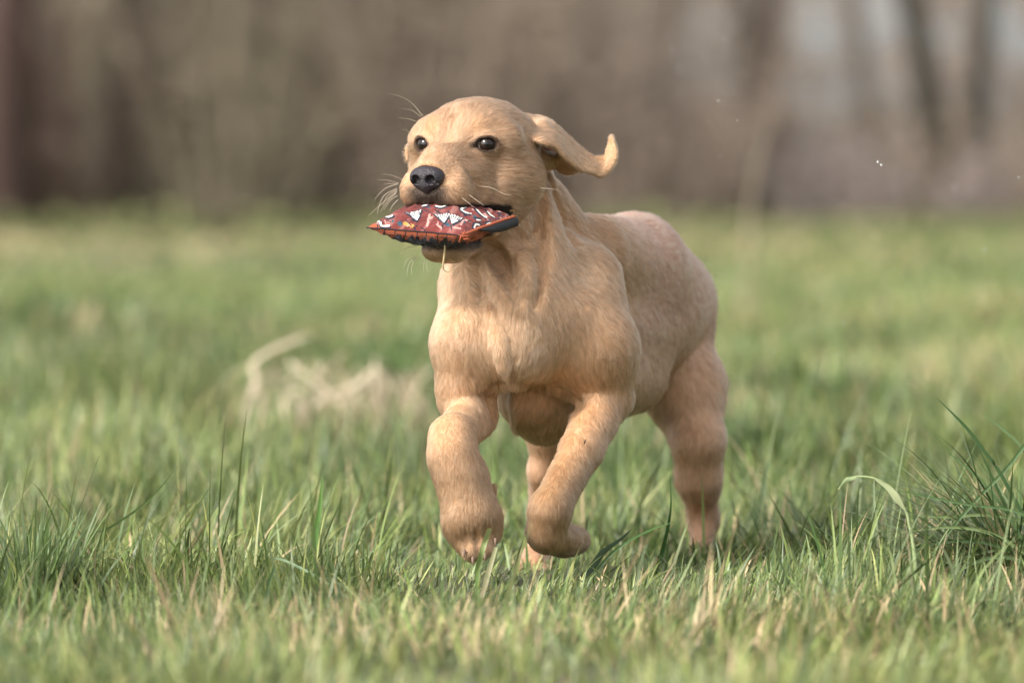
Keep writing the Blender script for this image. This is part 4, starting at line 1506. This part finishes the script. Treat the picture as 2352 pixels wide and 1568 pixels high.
# frayed corner
for k in range(9):
    a = TB + rng.normal(0, .0012, 3); d_ = rng.normal(0, 1, 3) * [1, .4, 1]; d_ = d_ / np.linalg.norm(d_)
    v1, f1 = sweep(np.array([a, a + d_ * .003 + [0, -.001, 0], a + d_ * .0055 + rng.normal(0, .001, 3)]) - TL, [.0006, .0005, .0002], 5, smooth_n=8)
    mesh_np('loose_thread', v1, f1, M_ORG, TOY)

# straw stuck to the lower lip
M_STRAW = mat_plain('dry straw stalk', (.48, .36, .19), .55, .3)
q = [zz(742, 1300), zz(738, 1380), zz(727, 1470), zz(726, 1495), zz(745, 1520), zz(775, 1525), zz(830, 1492), zz(885, 1458)]
w3 = np.array([W(a[0], a[1], 5.385 + .001 * k) for k, a in enumerate(q)])
v1, f1 = sweep(w3 - w3[0], [.0009, .0010, .0009, .0007, .0005, .0005, .0004, .0003], 6, smooth_n=30)
o = mesh_np('straw', v1, f1, M_STRAW); o.location = w3[0]
tag(o, 'bent dry straw hanging from the puppy\'s lower lip', 'straw')
# ------------------------------------------------------------------ single blades, stalks and clumps one can tell apart
def ribbon(pts, wid, seed=0, fold=0.25, n=24, side=(1, 0, 0)):
    """a grass leaf along pts: folded strip with a midrib"""
    p, w = spline(pts, n, wid)
    t = nrm(np.gradient(p, axis=0))
    s = nrm(np.cross(t, np.array([0.1, -1.0, 0.15]))) if side is None else nrm(np.array(side, float) - t * (t @ np.array(side, float))[:, None])
    up = np.cross(s, t)
    v = np.stack([p - s * w[:, None] / 2 + up * w[:, None] * fold, p, p + s * w[:, None] / 2 + up * w[:, None] * fold], 1).reshape(-1, 3)
    i = np.arange(n - 1)[:, None] * 3 + np.arange(2)[None]
    f = np.stack([i, i + 1, i + 4, i + 3], -1).reshape(-1, 4)
    return v, f


def leaf(name, label, cat, pts, wid, col, col2=None, group=None, mat=None, fold=.25):
    """pts: (frame x, frame y, distance)"""
    q = np.array([W(*a) for a in pts])
    q[0, 2] = min(q[0, 2], float(gz(q[0, 0], q[0, 1])))
    v, f = ribbon(q, [R(a) for a in wid], fold=fold)
    t = np.repeat(np.linspace(0, 1, 24), 3)[:, None]
    c = np.array(col) * (1 - t) + np.array(col2 if col2 is not None else col) * t
    o = mesh_np(name, v, f, mat or M_GRASS, cols=c, loc=q[0])
    tag(o, label, cat, group)
    return o


def Yg(y):
    return CAMZ * F / (y - 370)


GD = (.035, .085, .022); GM = (.10, .19, .05); GP = (.33, .38, .20); TANC = (.50, .40, .24)
leaf('long_grass', 'long thin blade that crosses the left grass slanting up to the right', 'grass',
     [(100, 1310, 5.55), (202, 1232, 5.5), (256, 1207, 5.47), (339, 1150, 5.45), (409, 1071, 5.43)], [5, 7, 8, 6, 1], (.12, .20, .07), (.2, .28, .1))
leaf('long_grass', 'wide upright green blade left of the raised front paw', 'grass',
     [(710, 1350, 5.5), (716, 1290, 5.5), (727, 1220, 5.5), (736, 1150, 5.5), (741, 1090, 5.5)], [14, 16, 14, 9, 1], (.07, .17, .03), (.14, .26, .06))
leaf('long_grass', 'dark snapped stem standing in the lower left grass', 'grass',
     [(612, 1425, 5.12), (613, 1380, 5.12), (615, 1346, 5.12), (624, 1320, 5.12), (632, 1294, 5.12)], [6, 6, 5, 5, 1.5], GD, GD)
leaf('long_grass', 'pale blade arching down to the right in front of the wide upright one', 'grass',
     [(830, 1385, 5.2), (756, 1344, 5.22), (703, 1312, 5.24), (650, 1286, 5.25), (612, 1276, 5.25)], [8, 9, 8, 6, 1], (.17, .26, .13), (.22, .30, .17))
leaf('long_grass', 'tall dark blade with a thin tip right of the puppy\'s folded paw', 'grass',
     [(1505, 1330, 5.52), (1520, 1270, 5.52), (1533, 1215, 5.51), (1541, 1160, 5.5), (1539, 1090, 5.5)], [8, 10, 8, 4, 1], GD, (.05, .12, .03))
leaf('long_grass', 'cut pale blade with a square end rising in front of the raised paw', 'grass',
     [(1098, 1330, 5.30), (1096, 1310, 5.30), (1106, 1270, 5.29), (1115, 1240, 5.29), (1124, 1212, 5.28)], [8, 11, 12, 12, 9], (.16, .26, .07), (.33, .36, .15))
leaf('long_grass', 'cut straw coloured blade just right of the other cut blade', 'grass',
     [(1098, 1400, 5.24), (1106, 1370, 5.25), (1116, 1335, 5.25), (1126, 1300, 5.25), (1139, 1256, 5.25)], [9, 11, 12, 11, 8], (.38, .32, .20), (.38, .38, .20))
leaf('long_grass', 'dark leaf-shaped strip added as the shade beside the folded paw', 'grass',  # dark strip added where shade lies beside the paw
     [(1330, 1330, 5.45), (1355, 1310, 5.45), (1385, 1270, 5.46), (1425, 1240, 5.48), (1450, 1215, 5.5)], [10, 16, 16, 10, 2], (.045, .08, .03), (.06, .10, .04))
leaf('long_grass', 'thin blade bending over from the dark shade strip to the upper right', 'grass',
     [(1350, 1320, 5.42), (1400, 1275, 5.42), (1440, 1245, 5.42), (1500, 1215, 5.43), (1560, 1195, 5.44)], [5, 6, 6, 5, 1], GD, GM)
leaf('long_grass', 'light straight blade slanting through the grass below the puppy\'s hind foot', 'grass',
     [(1440, 1500, 5.0), (1470, 1440, 5.05), (1530, 1385, 5.08), (1560, 1340, 5.1), (1600, 1260, 5.12)], [5, 6, 6, 5, 1], (.28, .36, .16), (.34, .42, .2))
leaf('long_grass', 'lone dark tip that sticks up in the grass right of the hind foot', 'grass',
     [(1900, 1370, 5.2), (1893, 1310, 5.2), (1875, 1240, 5.2), (1852, 1168, 5.2)], [5, 6, 5, 1], GD, GM)
# nodding grass stalk on the right
q = np.array([W(x, y, 5.28) for x, y in ((2108, 1392), (2102, 1287), (2095, 1233), (2088, 1205), (2079, 1171), (2037, 1117), (2010, 1099), (1974, 1094), (1947, 1101), (1925, 1124))])
q[0, 2] = float(gz(q[0, 0], q[0, 1])) - .003
v, f = sweep(q, [R(a) for a in (5, 5, 3.5, 3, 3, 3, 2.6, 2.4, 2.4, 1)], 6, smooth_n=50)
STK = empty('grass_stalk', tuple(q[0])); tag(STK, 'pale nodding grass stalk that bends over to the left near the right tussock', 'grass stalk')
mesh_np('stem', v - q[0], f, mat_plain('pale green stem', (.30, .36, .17), .5, .3), STK)
v, f = ribbon(np.array([q[4] + [0, -.002, 0], q[4] * .5 + q[5] * .5 + [.0, -.003, .001], q[5] + [0, -.002, 0], q[6] + [0, -.002, 0]]), [R(3), R(17), R(12), R(4)])
mesh_np('sheath', v - q[0], f, M_GRASS, STK, cols=np.tile([.42, .46, .25], (len(v), 1)))
v, f = ribbon(np.array([q[7], q[8] + [0, -.002, 0], q[9]]), [R(3), R(11), R(2)])
mesh_np('leaf', v - q[0], f, M_GRASS, STK, cols=np.tile([.30, .38, .18], (len(v), 1)))
# standing forked stalk behind it
STK2 = empty('grass_stalk', tuple(W(2000, 1360, 5.5))); tag(STK2, 'upright forked pale stalk with an orange brown foot left of the nodding stalk', 'grass stalk')
b0 = np.array(STK2.location)
for pts_, wd, cl_ in (([(2030, 1360), (2022, 1290), (2010, 1190), (2006, 1110)], [5, 7, 9, 3], (.30, .37, .20)), ([(1985, 1330), (1998, 1250), (2006, 1180), (2008, 1100)], [5, 6, 6, 2], (.33, .38, .22)), ([(2036, 1372), (2026, 1310), (2018, 1230)], [7, 8, 4], (.42, .20, .10))):
    v, f = ribbon(np.array([W(x, y, 5.5) for x, y in pts_]), [R(a) for a in wd])
    mesh_np('leaf', v - b0, f, M_GRASS, STK2, cols=np.tile(cl_, (len(v), 1)))


def clump(name, label, cat, px, py, Y_, n, h0, h1, w0, w1, cols, seed, spreadpx=60, dirx=0.0, bendk=1.0, group=None, trans=None, leanm=.45):
    r = np.random.default_rng(seed)
    c = W(px, py, Y_)
    rad = R(spreadpx, Y_)
    a = r.uniform(0, 2 * np.pi, n); q = np.sqrt(r.random(n)) * rad
    x = c[0] + np.cos(a) * q; y = c[1] + np.sin(a) * q * .8
    root = np.stack([x, y, gz(x, y) - .004], -1)
    yaw = a + r.normal(0, .6, n)
    if dirx:
        yaw = np.where(r.random(n) < abs(dirx), (np.pi if dirx < 0 else 0) + r.normal(0, .7, n), yaw)
    h = r.uniform(h0, h1, n); w = r.uniform(w0, w1, n)
    lean = np.abs(r.normal(leanm, .3, n)); bend = r.uniform(.2, 1.3, n) * bendk
    cc = np.array(cols)[r.integers(0, len(cols), n)] * r.uniform(.75, 1.25, (n, 1))
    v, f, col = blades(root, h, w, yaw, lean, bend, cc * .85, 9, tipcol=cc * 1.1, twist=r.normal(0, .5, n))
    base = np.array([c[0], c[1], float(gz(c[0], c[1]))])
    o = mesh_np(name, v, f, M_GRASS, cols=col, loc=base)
    tag(o, label, cat, group)
    return o


GR = [(.08, .13, .04), (.11, .17, .055), (.15, .22, .075), (.19, .25, .11)]
TG = 'taller grass tussocks in the meadow'
tus = clump('grass_tussock', 'tussock of long dark blades at the right edge of the picture', 'grass tussock', 2345, 1345, 5.42, 800, .08, .21, .0018, .004, GR + [(.05, .09, .03), (.36, .29, .15)], 5, 110, -.45, 1.1, TG, leanm=.8)
for k, (pts_, w_) in enumerate((
        ([(2355, 1020), (2310, 1077), (2229, 1162), (2162, 1242), (2126, 1290)], 8), ([(1985, 1391), (2095, 1323), (2216, 1278), (2350, 1251)], 6),
        ([(2153, 915), (2216, 978), (2261, 1036), (2300, 1090), (2370, 1220)], 8), ([(2254, 947), (2306, 987), (2350, 1032), (2410, 1140)], 7),
        ([(2063, 1126), (2126, 1139), (2216, 1157), (2350, 1180), (2420, 1260)], 6), ([(2099, 1182), (2171, 1186), (2261, 1182), (2350, 1200), (2410, 1280)], 8),
        ([(2028, 1289), (2108, 1256), (2193, 1242), (2283, 1251), (2380, 1300)], 7), ([(2126, 1381), (2216, 1332), (2283, 1305), (2380, 1310)], 8),
        ([(2180, 1040), (2250, 1100), (2320, 1190), (2380, 1300)], 7), ([(2080, 1220), (2190, 1210), (2290, 1230), (2380, 1290)], 7),
        ([(2240, 1010), (2290, 1120), (2340, 1230), (2380, 1330)], 8), ([(2160, 1340), (2240, 1290), (2320, 1280), (2400, 1320)], 9))):
    Yk = 5.36 + .03 * math.sin(k * 2.7)
    q = np.array([W(x, y, Yk) for x, y in (pts_[::-1] if k else pts_)])
    v, f = ribbon(q, [R(w_ * s_) for s_ in ([1, 1] + [.9] * (len(pts_) - 3) + [.15])], side=(-.55, 0, .83))
    cA = np.array([(.10, .17, .06), (.19, .26, .10), (.05, .10, .03), (.13, .20, .08)][k % 4])
    mesh_np('leaf', v - np.array(tus.location), f, M_GRASS, tus, cols=np.tile(cA, (len(v), 1)))
clump('grass_tussock', 'clump of upright bluish blades at the left edge of the picture', 'grass tussock', 60, 1380, 5.3, 170, .06, .115, .002, .004, GR + [(.18, .24, .13)], 6, 100, 0, .5, TG, leanm=.15)
for k, (px, py, n_, h_, sp, lab) in enumerate((
        (1880, 960, 200, .15, 150, 'blurred dark green tussock to the right behind the puppy\'s hind leg'),
        (2050, 830, 90, .15, 150, 'farther blurred tussock above the right-hand stalks'),
        (930, 970, 220, .15, 90, 'green tussock between the dry clump and the puppy\'s chest'),
        (1730, 1090, 150, .13, 90, 'dark blades beside the puppy\'s right-hand hind leg'),
        (330, 1080, 170, .08, 150, 'low dark tussock in the blurred grass on the left'),
        (2250, 640, 110, .16, 190, 'far tussock near the right edge of the field'),
        (150, 760, 90, .15, 220, 'far tussock near the left edge of the field'))):
    clump('grass_tussock', lab, 'grass tussock', px, py, Yg(py), n_, h_ * .6, h_, .004 * (Yg(py) / 7) + .001, .007 * (Yg(py) / 7), GR[:3] if k != 4 else GR, 20 + k, sp, 0, .8, TG)

# dry clump behind the puppy
DC = W(800, 1010, 8.4); DC[2] = float(gz(DC[0], DC[1]))
D = empty('dry_grass_clump', tuple(DC)); tag(D, 'clump of dry bleached grass with arching straws left of the puppy', 'dry grass')
z4 = lambda x, y: ((560 + x / 3.336) * .8836, (780 + y / 3.336) * .8836)
ARCS = [
    ([(250, 1080), (265, 930), (330, 760), (345, 680), (320, 560), (480, 440), (720, 340), (860, 300)], 66),
    ([(1080, 900), (900, 740), (760, 640), (640, 545), (540, 570), (400, 700), (330, 830)], 62),
    ([(660, 1180), (600, 1010), (600, 870), (700, 780), (860, 760)], 62),
    ([(830, 960), (930, 850), (1080, 790), (1220, 740), (1340, 620), (1440, 590)], 64),
    ([(1450, 1080), (1420, 960), (1390, 800), (1385, 640), (1390, 480)], 66),
    ([(1600, 800), (1720, 880), (1860, 980), (1960, 1040)], 62),
    ([(460, 1060), (420, 960), (390, 840), (360, 760)], 44),
    ([(1000, 560), (960, 640), (900, 700), (820, 760)], 60),
    ([(1150, 430), (1080, 470), (1060, 520), (1000, 600)], 70),
    ([(1600, 660), (1740, 690), (1860, 720), (1960, 800)], 44),
    ([(1300, 1000), (1220, 850), (1180, 760), (1150, 700)], 46),
    ([(780, 1150), (740, 1000), (760, 880), (860, 820)], 50),
    ([(1700, 1160), (1680, 1000), (1640, 860), (1560, 760)], 40),
]
for k, (pts_, wd) in enumerate(ARCS):
    dY = 8.3 + .12 * math.sin(k * 2.1)
    qq = np.array([W(*z4(*a), dY + .02 * j) for j, a in enumerate(pts_)])
    w_ = wd * .8836 / 3.336 * .66
    v, f = ribbon(qq, [R(w_ * s_, 8.4) for s_ in ([.6, 1] + [1] * (len(pts_) - 4) + [.9, .3])], fold=.15)
    mesh_np('straw_leaf', v - DC, f, M_DRY, D, cols=np.tile(np.array([.74, .61, .44]) * (0.9 + .2 * math.sin(k)), (len(v), 1)))
r = np.random.default_rng(78)
for k in range(30):
    a0 = r.uniform(0, 2 * np.pi); L_ = r.uniform(.07, .15); hh = r.uniform(.05, .12)
    b0 = np.array([r.uniform(-.08, .15), r.uniform(-.07, .07), -.005])
    dd = np.array([math.cos(a0), .5 * math.sin(a0), 0])
    qq = DC + np.array([b0, b0 + dd * L_ * .25 + [0, 0, hh * .8], b0 + dd * L_ * .65 + [0, 0, hh], b0 + dd * L_ * 1.1 + [0, 0, hh * .45]])
    v, f = ribbon(qq, [.002, .0036, .003, .001], fold=.15)
    mesh_np('straw_leaf', v - DC, f, M_DRY, D, cols=np.tile(np.array([.70, .57, .40]) * r.uniform(.3, 1.1), (len(v), 1)))
r = np.random.default_rng(77)
n = 230
a = r.uniform(0, 2 * np.pi, n); q_ = np.sqrt(r.random(n)) * .10
root = np.stack([np.cos(a) * q_ * 1.1, np.sin(a) * q_, np.full(n, -.01)], -1)
cc = np.array([[.34, .26, .16], [.22, .16, .10], [.46, .37, .24], [.07, .10, .04], [.12, .08, .05]])[r.integers(0, 5, n)]
v, f, col = blades(root, r.uniform(.05, .15, n), r.uniform(.0025, .005, n), a + r.normal(0, .8, n), np.abs(r.normal(.4, .3, n)), r.uniform(.5, 2.2, n), cc * .8, 8, tipcol=cc)
mesh_np('tangle', v, f, M_DRY, D, cols=col)
clump('dry_grass_clump', 'flattened pale straw seen between the puppy\'s front and hind legs', 'dry grass', 1470, 1060, Yg(1060), 130, .05, .12, .004, .007, [(.5, .4, .26), (.42, .32, .2), (.58, .47, .32)], 51, 80, 0, 1.6, leanm=.9)
# tall dry stalk in the blurred middle distance
leaf('dry_stalk', 'tall thin dry stalk standing in the blurred field right of the puppy', 'stalk',
     [(1700, 760, 14), (1712, 620, 14), (1722, 470, 14), (1745, 350, 14), (1775, 240, 14)], [26, 24, 20, 16, 6], (.42, .35, .24), (.38, .31, .22), mat=M_DRY)
# dead leaf scraps
for k, (x, y, Y_, s_, lab) in enumerate(((728, 1352, 5.2, 9, 'curled brown dead leaf caught in the grass left of the raised paw'), (790, 1412, 5.05, 11, 'small rust brown dead leaf below the curled one'))):
    c = W(x, y, Y_)
    th = np.linspace(0, 2 * np.pi, 12, endpoint=False)
    rr = R(s_) * (0.6 + .5 * np.cos(th) ** 2)
    v = np.stack([np.cos(th) * rr, np.sin(th) * rr * .5, np.sin(th * 2 + k) * R(3) - np.cos(th) * rr * .8], -1)
    v = np.concatenate([[[0, 0, R(2)]], v, [[0, 0.001, R(1)]], v + [0, .0012, 0]])
    f = np.array([[0, i + 1, (i + 1) % 12 + 1] for i in range(12)] + [[13, (i + 1) % 12 + 14, i + 14] for i in range(12)])
    o = mesh_np('fallen_leaf', v, f, M_DRY, cols=np.tile([.16, .07, .035], (len(v), 1))); o.location = c
    tag(o, lab, 'leaf')
# grass seed on the foreleg
h_ = fd.hit(1343, 1014)
if h_ is not None:
    v, f = sweep(np.array([h_ + [.0008, -.008, .0025], h_ + [0, -.0075, .0005], h_ + [-.001, -.007, -.003]]) - h_, [.0004, .0009, .0002], 6, smooth_n=8)
    o = mesh_np('seed', v, f, mat_plain('seed husk', (.05, .035, .025), .6, .3)); o.location = h_
    tag(o, 'tiny dark grass seed stuck to the puppy\'s slanting foreleg', 'seed')
# drops of water flung into the air
M_DROP = bpy.data.materials.new('water'); M_DROP.use_nodes = True
b = M_DROP.node_tree.nodes['Principled BSDF']
b.inputs['Base Color'].default_value = (1, 1, 1, 1); b.inputs['Roughness'].default_value = .05
b.inputs['Transmission Weight'].default_value = .6; b.inputs['IOR'].default_value = 1.33
DR = [(1543, 115, 2.2), (1562, 153, 2.6), (1650, 232, 2.6), (1693, 277, 2), (1665, 90, 2.4), (1834, 32, 2.6), (2016, 372, 4), (2024, 379, 4), (2192, 430, 4), (2262, 573, 4), (2340, 407, 3), (1776, 810, 3), (1937, 741, 4), (1655, 360, 2)]
PLACE = ['above the ear tip', 'just right of the highest one', 'higher of two near the dry stalk top', 'lower of two near the dry stalk top', 'near the top edge of the picture', 'closest to the top edge', 'left one of a close pair', 'right one of a close pair', 'right of the close pair, lower down', 'in front of the far grass at the right', 'nearest the right edge', 'low down beside the puppy\'s rump', 'over the grass right of the rump', 'level with the ear, left of the stalk']
for k, (x, y, r_) in enumerate(DR):
    c = W(x, y, 5.9 + .5 * math.sin(k * 1.7))
    nv_, nu_ = 7, 10
    th = np.linspace(0.001, np.pi - .001, nv_)[:, None]; ph = np.linspace(0, 2 * np.pi, nu_, endpoint=False)[None]
    v = np.stack([np.sin(th) * np.cos(ph), np.sin(th) * np.sin(ph), np.cos(th) * np.ones_like(ph)], -1).reshape(-1, 3) * R(r_) * .55 * np.array([1, 1, 1.25])
    i = np.arange(nv_ - 1)[:, None] * nu_; j = np.arange(nu_)[None]
    f = np.stack([i + j, i + nu_ + j, i + nu_ + (j + 1) % nu_, i + (j + 1) % nu_], -1).reshape(-1, 4)
    o = mesh_np('water_drop', v, f, M_DROP); o.location = c
    tag(o, 'tiny pale water drop in the air, ' + PLACE[k], 'water drop', 'water drops flung into the air')
